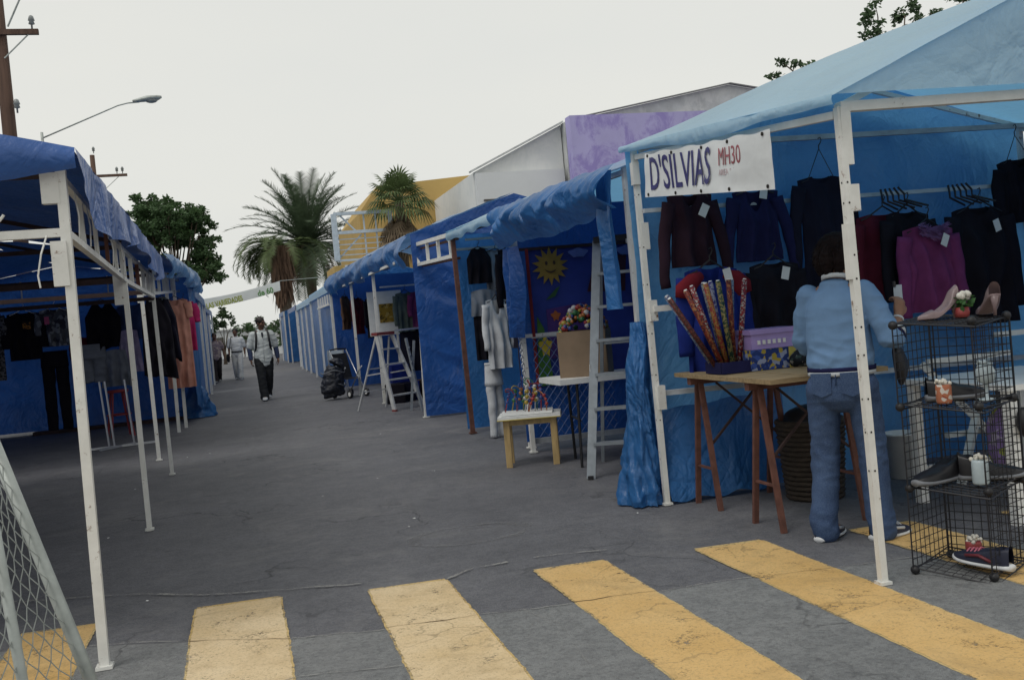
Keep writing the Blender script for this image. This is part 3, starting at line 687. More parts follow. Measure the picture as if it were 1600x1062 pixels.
# ---- the pale blue stall on the near right
def stall_r1():
    r = thing('market_stall', 'pale blue tarp market stall with the lettered white banner', 'market stall', (4.2, 5.05, 0), 0, 'stalls along the street')
    A0, A1 = (2.63, 6.12, 0), (2.65, 6.22, 2.38); B0, B1 = (2.665, 3.86, 0), (2.68, 3.93, 2.15)
    pole(r, A0, A1, .036, [(2.22, -.01, -.015, .15), (1.80, .022, 0, .18), (1.3, .022, -.015, .14), (.72, .022, -.015, .16)], holes=6)
    pole(r, B0, B1, .033, [(2.02, .022, .0, .26), (1.74, .03, 0, .12), (1.5, -.008, 0, .25)], holes=9)
    pole(r, (5.75, 3.9, 0), (5.75, 3.92, 2.22)); pole(r, (5.78, 6.22, 0), (5.78, 6.22, 2.42))
    for z0, z1, m, w in ((2.39, 2.42, 'grey_rail', .035), (1.965, 1.985, 'shaded_rail', .028), (.745, .70, 'shaded_rail', .034)): rail(r, (2.66, 6.16, z0), (5.76, 6.16, z1), w, m)
    rail(r, (2.66, 6.14, 1.31), (2.8, 6.14, 1.31), .04); rail(r, B1, (5.75, 3.92, 2.235), .045); rail(r, (2.66, 6.2, 2.33), (2.68, 3.95, 2.12), .035)
    rail(r, (5.78, 3.92, .75), (5.78, 6.2, .75), .035); rail(r, (5.78, 3.92, 2.2), (5.78, 6.2, 2.4), .035)
    rail(r, (4.2, 3.92, 2.80), (4.2, 6.25, 2.82), .04, 'pole', 'ridge_rail')
    for y, z in ((3.94, 2.18), (6.2, 2.4)):
        rail(r, (2.68, y, z-.03), (4.2, y, 2.80), .03, 'pole', 'rafter'); rail(r, (4.2, y, 2.80), (5.76, y, z+.02), .03, 'pole', 'rafter')
    # canopy: street slope, far slope, near gable, eave lip
    mb = MB()
    patch(mb, (2.585, 3.82, 2.185), (2.585, 6.30, 2.415), (4.2, 6.30, 2.90), (4.2, 3.82, 2.875), .05, .016, -.075, 1)
    patch(mb, (5.84, 6.30, 2.44), (5.84, 3.82, 2.26), (4.2, 3.82, 2.875), (4.2, 6.30, 2.90), .09, .016, -.04, 2)
    patch(mb, (2.60, 3.835, 2.19), (5.84, 3.835, 2.26), (4.205, 3.83, 2.872), (4.195, 3.83, 2.872), .06, .01, 0, 3)
    def lip(u, v):
        y = 3.82+2.48*u; z = 2.185+.23*u; d = .045+.02*nz((y, 0, 0), 2.2, 4)+.05*max(0, nz((y, 0, 0), 1.1, 9))
        return V((2.583-.010*math.sin(PI*v)-.006*nz((y, v, 0), 9, 2), y, z-d*v+.004))
    mb.grid(lip, 60, 4)
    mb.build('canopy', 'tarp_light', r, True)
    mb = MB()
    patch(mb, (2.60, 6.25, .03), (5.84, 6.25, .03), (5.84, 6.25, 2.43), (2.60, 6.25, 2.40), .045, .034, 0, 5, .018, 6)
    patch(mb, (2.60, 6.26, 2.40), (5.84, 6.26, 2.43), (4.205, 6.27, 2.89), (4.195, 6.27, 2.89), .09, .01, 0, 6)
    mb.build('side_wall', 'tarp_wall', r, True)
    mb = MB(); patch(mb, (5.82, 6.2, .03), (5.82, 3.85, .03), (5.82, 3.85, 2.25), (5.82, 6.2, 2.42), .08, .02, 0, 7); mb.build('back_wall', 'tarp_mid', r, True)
    # dropped hem on the asphalt, with folds; darker blue stands for less light through
    mb = MB(); patch(mb, (2.62, 6.215, .62), (3.6, 6.215, .68), (3.55, 6.11, .035), (2.66, 6.10, .03), .04, .022, 0, 8, .018, 3); mb.build('shaded_wall_flap', 'tarp_mid', r, True)
stall_r1()

MT['vinyl'] = mat('white_vinyl', (.66, .69, .71, 1), .42, .08, 4, .25, 5, dist=.03)
MT['ink_blue'] = mat('violet_blue_lettering', (.035, .035, .16, 1), .6, .35, 30)
MT['ink_red'] = mat('faded_red_lettering', (.34, .10, .12, 1), .6, .3, 30)
MT['ink_pale'] = mat('washed_out_red_lettering', (.50, .40, .43, 1), .6, .2, 30)
def shop_banner():
    r = thing('lettered_banner', 'white vinyl banner lettered DSILVIAS hanging under the pale blue canopy', 'banner', (2.55, 5.1, 0))
    TL, TR, BR, BL = V((2.545, 5.80, 2.285)), V((2.545, 4.30, 2.135)), V((2.545, 4.32, 1.845)), V((2.545, 5.815, 2.015))
    def sh(u, v): return -.014*math.sin(3.1*PI*u+1.2*v)-.007*nz((u*4, v*3, 0), 1, 3)
    def f(u, v):
        p = TL.lerp(TR, u).lerp(BL.lerp(BR, u), v); p.x += sh(u, v); p.z -= .012*math.sin(5*PI*u)**2*(1-v); return p
    mb = MB(); mb.grid(f, 60, 14); c = mb.build('banner_cloth', 'vinyl', r, True)
    def letters(body, size, u0, v0, sx, m, bold, shear=0):
        d = (TR-TL).normalized(); dn = (BL-TL).normalized(); o = TL.lerp(TR, u0).lerp(BL.lerp(BR, u0), v0)+V((-.004, 0, 0))
        t = text_mesh(body, size, 'lettering', m, r, o, d, -dn, .0, sx, shear, bold)
        base = r.location; w = (TR-TL).length
        for v in t.data.vertices:
            q = v.co+base; u = (q-TL).dot(d)/w; vv = (q-TL).dot(dn)/.28; v.co.x += sh(u, vv)
        return t
    letters("D'SILVIAS", .285, .06, .84, .68, 'ink_blue', .0015)
    letters('MH30', .135, .655, .50, .74, 'ink_red', -.0005, .06)
    letters('AREA & LIFE', .046, .66, .68, .95, 'ink_pale', .0)
    for i in range(5):
        for vv in (.05, .94):
            p = f(.04+.23*i, vv); mb = MB(); mb.lathe([(.010, 0), (.010, .004), (.004, .005)], (0, 0, 0), 8, Matrix.Rotation(-PI/2, 3, 'Y')); mb.v = [(a+p.x-.002, b+p.y, c_+p.z) for a, b, c_ in mb.v]; mb.build('eyelet', 'hole', c)
shop_banner()

# ---- toy stall: rolled and draped deep blue tarp
def stall_r2():
    r = thing('market_stall', 'toy stall with a bunched deep blue tarp over its front', 'market stall', (4.1, 7.8, 0), 0, 'stalls along the street')
    pole(r, (2.64, 9.28, 0), (2.66, 9.36, 2.36), .042, [(2.1, -.02, 0, .2)]); pole(r, (2.66, 6.40, 0), (2.66, 6.42, 2.3), .042)
    pole(r, (5.6, 6.45, 0), (5.6, 6.45, 2.3)); pole(r, (5.6, 9.3, 0), (5.6, 9.3, 2.3))
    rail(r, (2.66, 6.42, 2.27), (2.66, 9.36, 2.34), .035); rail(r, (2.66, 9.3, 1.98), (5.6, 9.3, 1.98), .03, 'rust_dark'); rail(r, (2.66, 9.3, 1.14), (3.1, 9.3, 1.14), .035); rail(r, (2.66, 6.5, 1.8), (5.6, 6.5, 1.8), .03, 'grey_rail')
    mb = MB()
    patch(mb, (2.60, 6.36, 2.29), (2.60, 9.42, 2.38), (4.1, 9.42, 2.80), (4.1, 6.36, 2.72), .06, .03, -.06, 11)
    patch(mb, (5.65, 9.42, 2.35), (5.65, 6.36, 2.28), (4.1, 6.36, 2.72), (4.1, 9.42, 2.80), .1, .02, -.03, 12)
    mb.build('canopy', 'tarp_sheen', r, True)
    # bunched front: a slack sheet with deep diagonal folds
    mb = MB()
    def f(u, v):
        y = 6.30+3.12*u; top = 2.27+.09*u; drop = .30+.10*math.sin(PI*u)+.10*(u > .8)*(u-.8)*5+.05*nz((y, 0, 0), 1.5, 3)
        z = top+.05-drop*v
        a = y*1.0+z*1.5
        w = .055*math.sin(a*6.3+3.0*nz((y, z, 0), 1.4, 2))+.05*nz((y*1.6, z*2.4, 0), 2.2, 5)+.075*ridge((y+z*.8, z*.5, 1), 2.6, 3)+.03*ridge((y, z, 1), 7, 8)+.012*nz((y, z, 0), 16, 9)
        return V((2.545-.12*math.sin(PI*min(1, v*.95))-w*math.sin(PI*min(1, v*1.02+.04)), y, z+.02*nz((y, z, 4), 4, 2)))
    mb.grid(f, 190, 40); mb.build('rolled_tarp', 'tarp_mid', r, True)
    mb = MB()      # curtain drawn to the post
    def g_(u, v):
        z = 2.0-.86*v; w = .34+.06*math.sin(4*v)-.03*v
        y = 9.34-w*(u)-.02; return V((2.56-.05*math.sin(u*PI*3.2+v*2)-.02*nz((y, z, 0), 5, 2)-.03*math.sin(PI*u), y, z+.02*nz((y, 0, 0), 9, 4)))
    mb.grid(g_, 22, 30); mb.build('curtain', 'tarp', r, True)
    mb = MB()      # narrow strip hanging beside the near post
    def g2(u, v):
        z = 2.28-.95*v; y = 6.36+(.22+.1*v)*u; return V((2.53-.035*math.sin(u*PI*2.4+v*3)-.015*nz((y, z, 0), 5, 2), y, z))
    mb.grid(g2, 14, 30); mb.build('curtain', 'tarp_mid', r, True)
    mb = MB()      # lower bundle tied up against the post
    def g3(u, v):
        a = 2*PI*u; z = 1.22*(1-v)+.012; t = v
        rad = .035+.105*t**.9+.012*math.sin(7*t+1)
        rad *= 1+.14*math.sin(7*a+6*z+3*nz((0, 0, z), 2, 4))*(.4+.6*t)+.2*nz((math.cos(a)*1.6, math.sin(a)*1.6, z*2.6), 1.5, 3)+.16*ridge((math.cos(a)*1.5+z*2, math.sin(a)*1.5, z*2), 2.6, 6)+.12*ridge((math.cos(a)*3-z*3, math.sin(a)*3, z*3), 2.6, 7)
        return V((2.60-.065*t+.03*nz((z, 0, 0), 3, 5)+rad*.85*math.cos(a), 6.30+rad*1.15*math.sin(a)+.02*t, z))
    mb.grid(g3, 72, 80); mb.build('tied_bundle', 'tarp_mid', r, True)
    mb = MB(); patch(mb, (2.62, 9.40, .1), (5.65, 9.40, .1), (5.65, 9.40, 2.4), (2.62, 9.40, 2.4), .09, .02, 0, 14, .008, 5); mb.build('side_wall', 'tarp', r, True)
    mb = MB(); patch(mb, (5.63, 6.4, .05), (5.63, 9.4, .05), (5.63, 9.4, 2.35), (5.63, 6.4, 2.3), .1, .02, 0, 15); mb.build('back_wall', 'tarp', r, True)
    rail(r, (2.68, 9.34, .11), (5.6, 9.34, .09), .05, 'grey_rail', 'hem_batten')
stall_r2()

# ---- clothes stall with a rusty post
def stall_r3():
    r = thing('market_stall', 'small clothes stall between a rusty post and a chain hung white post', 'market stall', (4, 10.7, 0), 0, 'stalls along the street')
    pole(r, (2.55, 11.5, 0), (2.53, 11.56, 2.4), .05, m='rust'); pole(r, (5.5, 11.7, 0), (5.5, 11.7, 2.4)); pole(r, (2.72, 9.62, 0), (2.72, 9.62, 2.33), .05)
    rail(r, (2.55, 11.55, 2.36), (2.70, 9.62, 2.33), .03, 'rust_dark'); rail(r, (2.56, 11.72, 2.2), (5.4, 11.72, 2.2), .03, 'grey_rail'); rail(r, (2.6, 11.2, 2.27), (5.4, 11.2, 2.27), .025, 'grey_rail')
    mb = MB()
    patch(mb, (2.50, 9.5, 2.36), (2.47, 11.7, 2.41), (4.0, 11.75, 2.80), (4.0, 9.5, 2.84), .07, .02, -.05, 21)
    patch(mb, (5.6, 11.75, 2.38), (5.6, 9.5, 2.38), (4.0, 9.5, 2.84), (4.0, 11.75, 2.80), .1, .02, -.03, 22)
    def lip(u, v):
        y = 9.5+2.2*u; d = .10+.05*nz((y, 0, 0), 2.5, 4); return V((2.495-.02*math.sin(PI*v), y, 2.362+.05*u-d*v))
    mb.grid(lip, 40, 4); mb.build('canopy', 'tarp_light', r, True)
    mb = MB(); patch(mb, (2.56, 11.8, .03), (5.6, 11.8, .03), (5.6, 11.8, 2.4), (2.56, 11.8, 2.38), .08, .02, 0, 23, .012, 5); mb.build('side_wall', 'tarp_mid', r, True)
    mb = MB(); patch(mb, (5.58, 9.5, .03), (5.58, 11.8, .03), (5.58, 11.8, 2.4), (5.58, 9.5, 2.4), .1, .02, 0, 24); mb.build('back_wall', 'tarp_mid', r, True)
stall_r3()

# ---- big closed deep blue stall
def stall_r4():
    r = thing('market_stall', 'large deep blue stall with a closed crinkled end wall', 'market stall', (3.9, 18, 0), 0, 'stalls along the street')
    pole(r, (2.47, 14.12, 0), (2.56, 14.18, 2.5), .055, [(2.07, 0, -.01, .24)])
    pole(r, (2.36, 17.6, 0), (2.36, 17.6, 2.35), .05); pole(r, (2.27, 20.4, 0), (2.27, 20.4, 2.35), .05); pole(r, (2.14, 23.6, 0), (2.14, 23.6, 2.45), .05); pole(r, (5.5, 14.3, 0), (5.5, 14.3, 2.45)); pole(r, (5.4, 23.6, 0), (5.4, 23.6, 2.45))
    # open truss running forward to the rusty post
    for a, b, w in (((2.56, 14.15, 2.49), (2.54, 11.6, 2.38), .05), ((2.55, 14.15, 2.20), (2.53, 11.6, 2.12), .045)): rail(r, a, b, w, 'pole', 'truss_chord')
    for k in range(4): y = 14.05-.75*k; rail(r, (2.55, y, 2.2-.03*k), (2.55, y, 2.47-.03*k), .04, 'pole', 'truss_upright')
    rail(r, (2.6, 14.0, 2.42), (2.6, 11.6, 2.32), .03, 'rust'); rail(r, (2.6, 14.0, 2.17), (2.6, 11.6, 2.09), .03, 'rust')
    rail(r, (2.36, 15, 2.3), (2.14, 23.6, 2.3), .04); rail(r, (2.5, 16.6, 1.28), (3.6, 16.6, 1.3), .03, 'chrome'); rail(r, (2.6, 18.6, 2.1), (5, 18.6, 2.1), .03)
    mb = MB()
    patch(mb, (2.42, 14.08, 2.62), (2.10, 23.7, 2.62), (3.9, 23.7, 3.12), (4.05, 14.08, 3.14), .11, .035, -.10, 31)
    patch(mb, (5.6, 23.7, 2.6), (5.65, 14.08, 2.6), (4.05, 14.08, 3.14), (3.9, 23.7, 3.12), .16, .03, -.04, 32)
    mb.build('canopy', 'tarp_sheen', r, True)
    mb = MB()
    def f(u, v):
        y = 14.1+9.6*u; x = 2.42-.32*u; d = .40+.10*nz((y, 0, 0), .8, 2); z = 2.63-d*v
        return V((x-.10*math.sin(PI*v)-.05*math.sin(y*5+2*nz((y, z, 0), 1, 3))*v-.05*nz((y, z*3, 0), 2.5, 4), y, z-.05*nz((y, 0, 0), 2.2, 6)*v))
    mb.grid(f, 150, 12); mb.build('valance', 'tarp_mid', r, True)
    mb = MB()
    def wall(u, v):
        x = 2.46+3.14*u; z = .03+2.6*v; d = x*.55+z
        w = .05*ridge((d*1.3, (z-x*.5)*.35, 0), 1.5, 4)+.03*ridge((d*1.3, (z-x*.6)*.3, 3), 3.4, 6)+.03*nz((x, z, 0), 1.2, 2)+.01*nz((x, z, 0), 7, 5)
        return V((x, 14.04-w*min(1, 4*u+.15)*min(1, 8*v+.3), z))
    mb.grid(wall, 90, 80)
    patch(mb, (2.46, 14.06, 2.63), (5.6, 14.06, 2.62), (4.06, 14.05, 3.13), (4.04, 14.05, 3.13), .09, .02, 0, 34)
    mb.build('end_wall', 'tarp', r, True)
    mb = MB(); patch(mb, (5.5, 14.1, .03), (5.5, 23.7, .03), (5.5, 23.7, 2.6), (5.5, 14.1, 2.6), .2, .03, 0, 35)
    patch(mb, (2.2, 23.7, .03), (5.5, 23.7, .03), (5.5, 23.7, 2.6), (2.15, 23.7, 2.62), .12, .03, 0, 36); mb.build('back_wall', 'tarp', r, True)
stall_r4()

# ---- light blue closed stalls further on, both sides
def far_stall(label, x0, x1, y0, y1, h, m, posts, seed, closed=1, near=True, lattice=False, canopy=None):
    s_ = 1 if x1 > x0 else -1
    r = thing('market_stall', label, 'market stall', ((x0+x1)/2, (y0+y1)/2, 0), 0, 'stalls along the street')
    for y in posts: pole(r, (x0-s_*.05, y, 0), (x0-s_*.05, y, h-.02), .055, foot=False)
    for y in (y0, y1): pole(r, (x1, y, 0), (x1, y, h), .05, foot=False)
    xm = (x0+x1)/2; rail(r, (x0, y0, h-.03), (x0, y1, h-.03), .04)
    mb = MB()
    patch(mb, (x0-s_*.06, y0, h), (x0-s_*.06, y1, h), (xm, y1, h+.4), (xm, y0, h+.4), .15, .03, -.05, seed)
    patch(mb, (x1, y1, h), (x1, y0, h), (xm, y0, h+.4), (xm, y1, h+.4), .2, .03, 0, seed+1)
    patch(mb, (x0-s_*.07, y0, h+.01), (x0-s_*.07, y1, h+.01), (x0-s_*.09, y1, h-.2), (x0-s_*.09, y0, h-.2), .12, .03, 0, seed+2, .02, 9)
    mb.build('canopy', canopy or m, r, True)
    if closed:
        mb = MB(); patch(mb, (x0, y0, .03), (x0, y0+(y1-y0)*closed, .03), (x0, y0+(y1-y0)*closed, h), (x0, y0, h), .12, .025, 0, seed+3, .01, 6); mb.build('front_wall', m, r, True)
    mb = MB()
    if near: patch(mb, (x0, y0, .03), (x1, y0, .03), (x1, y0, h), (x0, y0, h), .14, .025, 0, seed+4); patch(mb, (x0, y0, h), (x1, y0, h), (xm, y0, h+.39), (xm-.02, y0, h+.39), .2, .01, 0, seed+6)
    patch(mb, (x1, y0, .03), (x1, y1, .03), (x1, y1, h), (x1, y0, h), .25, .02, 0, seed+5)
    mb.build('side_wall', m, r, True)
    if lattice:
        for k in range(5): rail(r, (x0-.1, y0+.4+k*.7, h-.5), (x0-.1, y0+.4+k*.7, h-.25), .04, 'pole', 'truss_upright')
        rail(r, (x0-.1, y0+.2, h-.5), (x0-.1, y0+3.6, h-.5), .05, 'pole', 'truss_chord')
    return r
far_stall('pale blue closed stall with white posts past the large deep blue one', 2.25, 5.0, 24.3, 31.5, 2.52, 'tarp_mid', (24.4, 28.2, 31.4), 41, 1, True, True, 'tarp_light')
far_stall('blue closed stall with four white posts, third from the street end', 2.32, 5.0, 32.2, 40, 2.5, 'tarp_mid', (32.4, 35, 37.5, 39.9), 44, 1, True, False, 'tarp_light')
far_stall('dark fronted open stall beyond the white posts', 2.45, 5.2, 43, 50, 2.6, 'tarp', (43.2, 50), 47, .2)
far_stall('last small blue stall at the end of the street', 2.3, 5.2, 51.5, 57, 2.6, 'tarp_mid', (51.5, 57), 50)

# ---- left: open frame stall with the dark roof
def stall_l1():
    r = thing('market_stall', 'open white framed stall with a thick deep blue roof', 'market stall', (-2.3, 7.8, 0), 0, 'stalls along the street')
    pl = [(2.06, -.045, 0, .13), (1.74, -.03, -.005, .19)]
    pole(r, (-.685, 4.57, 0), (-.665, 4.58, 2.14), .040, pl)
    pole(r, (-.775, 7.85, 0), (-.785, 7.9, 2.12), .036, [(1.8, -.045, 0, .22)]); pole(r, (-.815, 11.05, 0), (-.84, 11.15, 2.2), .036, [(1.92, -.02, 0, .16)])
    for y in (4.6, 7.9, 11.1): pole(r, (-3.9, y, 0), (-3.9, y, 2.2), .06)
    ys = (4.585, 7.88, 11.1); xs_ = (-.665, -.78, -.83)
    for k in range(2):
        rail(r, (xs_[k], ys[k], 1.865), (xs_[k+1], ys[k+1], 1.87+.02*k), .032, 'pole', 'truss_chord'); rail(r, (xs_[k], ys[k], 2.10), (xs_[k+1], ys[k+1], 2.1), .03, 'pole', 'truss_chord')
        for j in range(1, 5):
            f = j/5; rail(r, (xs_[k]+(xs_[k+1]-xs_[k])*f, ys[k]+(ys[k+1]-ys[k])*f, 1.87), (xs_[k]+(xs_[k+1]-xs_[k])*f, ys[k]+(ys[k+1]-ys[k])*f, 2.1), .022 if k == 0 else .03, 'rust' if (j+k) % 3 == 0 else 'pole', 'truss_upright')
    for y, x0 in ((4.58, -.66), (7.9, -.78), (11.12, -.83)):
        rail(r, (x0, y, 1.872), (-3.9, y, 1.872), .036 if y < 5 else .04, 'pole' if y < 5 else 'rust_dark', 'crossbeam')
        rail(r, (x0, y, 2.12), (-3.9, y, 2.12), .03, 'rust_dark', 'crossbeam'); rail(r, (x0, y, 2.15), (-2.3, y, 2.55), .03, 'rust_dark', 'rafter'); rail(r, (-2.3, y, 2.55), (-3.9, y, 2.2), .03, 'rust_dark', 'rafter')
    rail(r, (-1.02, 4.585, 1.88), (-1.02, 4.585, 2.12), .012, 'pole', 'truss_upright')
    mb = MB()
    patch(mb, (-.60, 4.52, 2.21), (-.72, 11.3, 2.30), (-2.3, 11.3, 2.62), (-2.3, 4.52, 2.62), .09, .02, -.02, 61)
    patch(mb, (-4.0, 11.3, 2.3), (-4.0, 4.52, 2.3), (-2.3, 4.52, 2.62), (-2.3, 11.3, 2.62), .12, .02, 0, 62)
    def front(u, v):                 # near end drop with a scalloped hem
        x = -.59-3.4*u; zt = 2.215+.34*math.sin(PI*u)*.9*(1 if u < .5 else 1); d = .12+.10*u*(u < .5)+.05*(u >= .5)+.02*nz((x, 0, 0), 3, 2)
        top = 2.215+.39*(1-abs(2*u-1))
        bot = 2.13-.05*min(1, u*3)-.03*math.sin(u*14)+.012*nz((x, 0, 0), 5, 3)
        if u < .02: bot += .0
        z = top+(bot-top)*v; return V((x, 4.505-.02*math.sin(PI*v)-.018*nz((x*2, z*2.5, 0), 1.6, 5)-.012*math.sin(x*7+z*6), z))
    mb.grid(front, 70, 12)
    def side(u, v):                  # street-side valance hanging over the truss
        y = 4.51+6.8*u; x = -.59-.13*u; d = .20+.06*math.sin(y*1.4)+.05*nz((y, 0, 0), 1.3, 7)-.05*(u < .1)
        z = 2.215+.085*u-d*v; return V((x+.03*math.sin(PI*v)*0-.0+.025*v*math.sin(y*6+2*nz((y, z, 0), 1, 2))+.015*nz((y, z, 0), 4, 3), y, z))
    mb.grid(side, 120, 8)
    mb.build('canopy', 'tarp_opaque', r, True)
    mb = MB(); patch(mb, (-3.95, 4.6, .03), (-3.95, 11.2, .03), (-3.95, 11.2, 2.25), (-3.95, 4.6, 2.25), .2, .03, 0, 64); mb.build('back_wall', 'tarp_opaque', r, True)
    # tie strings
    rng = random.Random(3); 
    for y, z0, L in ((4.9, 2.1, .24), (5.3, 2.08, .2), (5.55, 2.08, .2), (6.3, 2.05, .2), (6.9, 2.05, .24)):
        mb = MB(); mb.tube([(-.66-.012*(y-4.5), y, z0), (-.65-.012*(y-4.5), y+.01, z0-L*.5), (-.66-.012*(y-4.5), y+.03, z0-L)], .0035, 4); mb.build('tie_string', 'pole', r)
    mb = MB(); mb.tube([(-.74, 4.55, 1.86), (-.76, 4.5, 1.78), (-.78, 4.5, 1.69), (-.775, 4.5, 1.64)], .004, 5); mb.build('tie_string', 'pole', r)
    mb = MB(); mb.tube([(-1.02, 4.55, 1.90), (-.95, 4.52, 1.89), (-.90, 4.5, 1.93), (-.885, 4.5, 1.95)], .006, 5); mb.build('tie_string', 'pole', r)
stall_l1()

# ---- left: deep blue clothes stall behind it
def stall_l2():
    r = thing('market_stall', 'deep blue stall hung with clothes behind the open white frame', 'market stall', (-3, 16, 0), 0, 'stalls along the street')
    pole(r, (-1.06, 12.6, 0), (-1.08, 12.6, 2.4), .042, [(2.0, -.02, 0, .2)], foot=True); pole(r, (-1.05, 16.45, 0), (-1.03, 16.45, 2.5), .05, foot=False); pole(r, (-.98, 17.2, 0), (-.96, 17.2, 2.5), .05, foot=False)
    pole(r, (-5.3, 12.6, 0), (-5.3, 12.6, 2.4)); pole(r, (-5.3, 19.4, 0), (-5.3, 19.4, 2.5)); pole(r, (-.82, 19.3, 0), (-.8, 19.3, 2.6), .05)
    rail(r, (-1.06, 12.6, 2.02), (-5.3, 12.6, 2.05), .05, 'rust_dark', 'crossbeam'); rail(r, (-1.05, 12.6, 2.0), (-1.0, 19.3, 2.35), .04, 'pole', 'truss_chord'); rail(r, (-1.05, 12.6, 2.3), (-1.0, 19.3, 2.55), .04, 'pole', 'truss_chord')
    for k in range(6): y = 13.2+k*1.0; rail(r, (-1.05, y, 2.03+.05*k), (-1.05, y, 2.33+.04*k), .04, 'pole', 'truss_upright')
    rail(r, (-1.2, 17.5, 2.3), (-5.3, 17.5, 2.27), .05); rail(r, (-1.05, 15.0, 2.33), (-5.3, 15.0, 2.33), .045, 'pole', 'crossbeam')
    for x in (-3.3, -2.0): rail(r, (x, 17.5, 2.3), (x, 17.5, 2.6), .02)
    mb = MB()
    patch(mb, (-.80, 12.5, 2.45), (-.72, 19.6, 2.66), (-3, 19.6, 3.0), (-3, 12.5, 2.8), .13, .03, -.03, 71)
    patch(mb, (-5.4, 19.6, 2.6), (-5.4, 12.5, 2.4), (-3, 12.5, 2.8), (-3, 19.6, 3.0), .2, .03, 0, 72)
    def val(u, v):
        y = 12.5+7.1*u; d = .34+.12*nz((y, 0, 0), .9, 2)-.1*(1-u); z = 2.47+.21*u-d*v
        return V((-.77+.07*u+.06*math.sin(PI*v)+.05*v*math.sin(y*4.2+2*nz((y, z, 0), 1, 6))+.05*ridge((y, z*2, 0), 1.8, 4)+.02*nz((y, z, 0), 7, 3), y, z))
    mb.build('canopy', 'tarp_opaque', r, True); mb = MB(); mb.grid(val, 120, 14); mb.build('valance', 'tarp_sheen', r, True)
    mb = MB(); patch(mb, (-5.35, 19.5, .06), (-.79, 19.5, .03), (-.76, 19.5, 2.62), (-5.35, 19.5, 2.6), .075, .035, 0, 73, .012, 7)
    patch(mb, (-5.35, 19.5, 2.6), (-.76, 19.5, 2.62), (-2.99, 19.5, 2.98), (-3.01, 19.5, 2.98), .2, .02, 0, 74); mb.build('end_wall', 'tarp', r, True)
    mb = MB(); patch(mb, (-5.33, 12.6, .05), (-5.33, 19.5, .05), (-5.33, 19.5, 2.5), (-5.33, 12.6, 2.4), .2, .03, 0, 75); mb.build('back_wall', 'tarp', r, True)
    mb = MB()         # gathered corner hem spilling on the ground
    def g3(u, v):
        a = 2*PI*u; z = .62*(1-v)+.012; rad = .05+.20*v**.7
        rad *= 1+.3*nz((math.cos(a)*1.4, math.sin(a)*1.4, z*3), 1.5, 3)+.15*ridge((math.cos(a), math.sin(a), z*4), 2.6, 6)
        return V((-.86+rad*1.2*math.cos(a), 19.3+rad*math.sin(a), z))
    mb.grid(g3, 36, 24); mb.build('tied_bundle', 'tarp_mid', r, True)
    mb = MB(); patch(mb, (-.80, 18.2, .3), (-.76, 19.5, .1), (-.72, 19.55, 2.6), (-.78, 18.3, 2.55), .08, .03, 0, 77, .02, 4); mb.build('corner_curtain', 'tarp_mid', r, True)
    mb = MB(); mb.box((-2.2, 19.2, .03), (2.9, .25, .06)); mb.build('ground_batten', 'rust_dark', r)
stall_l2()
far_stall('blue stall past the clothes stall, its white posts on the walkers side', -.88, -3.5, 20.4, 27.5, 2.5, 'tarp_mid', (20.6, 24, 27.4), 81, 1, True)
far_stall('farther blue stall behind the two strolling men', -.95, -3.5, 28.5, 37, 2.45, 'tarp_mid', (28.6, 33, 37), 85, 1, True)

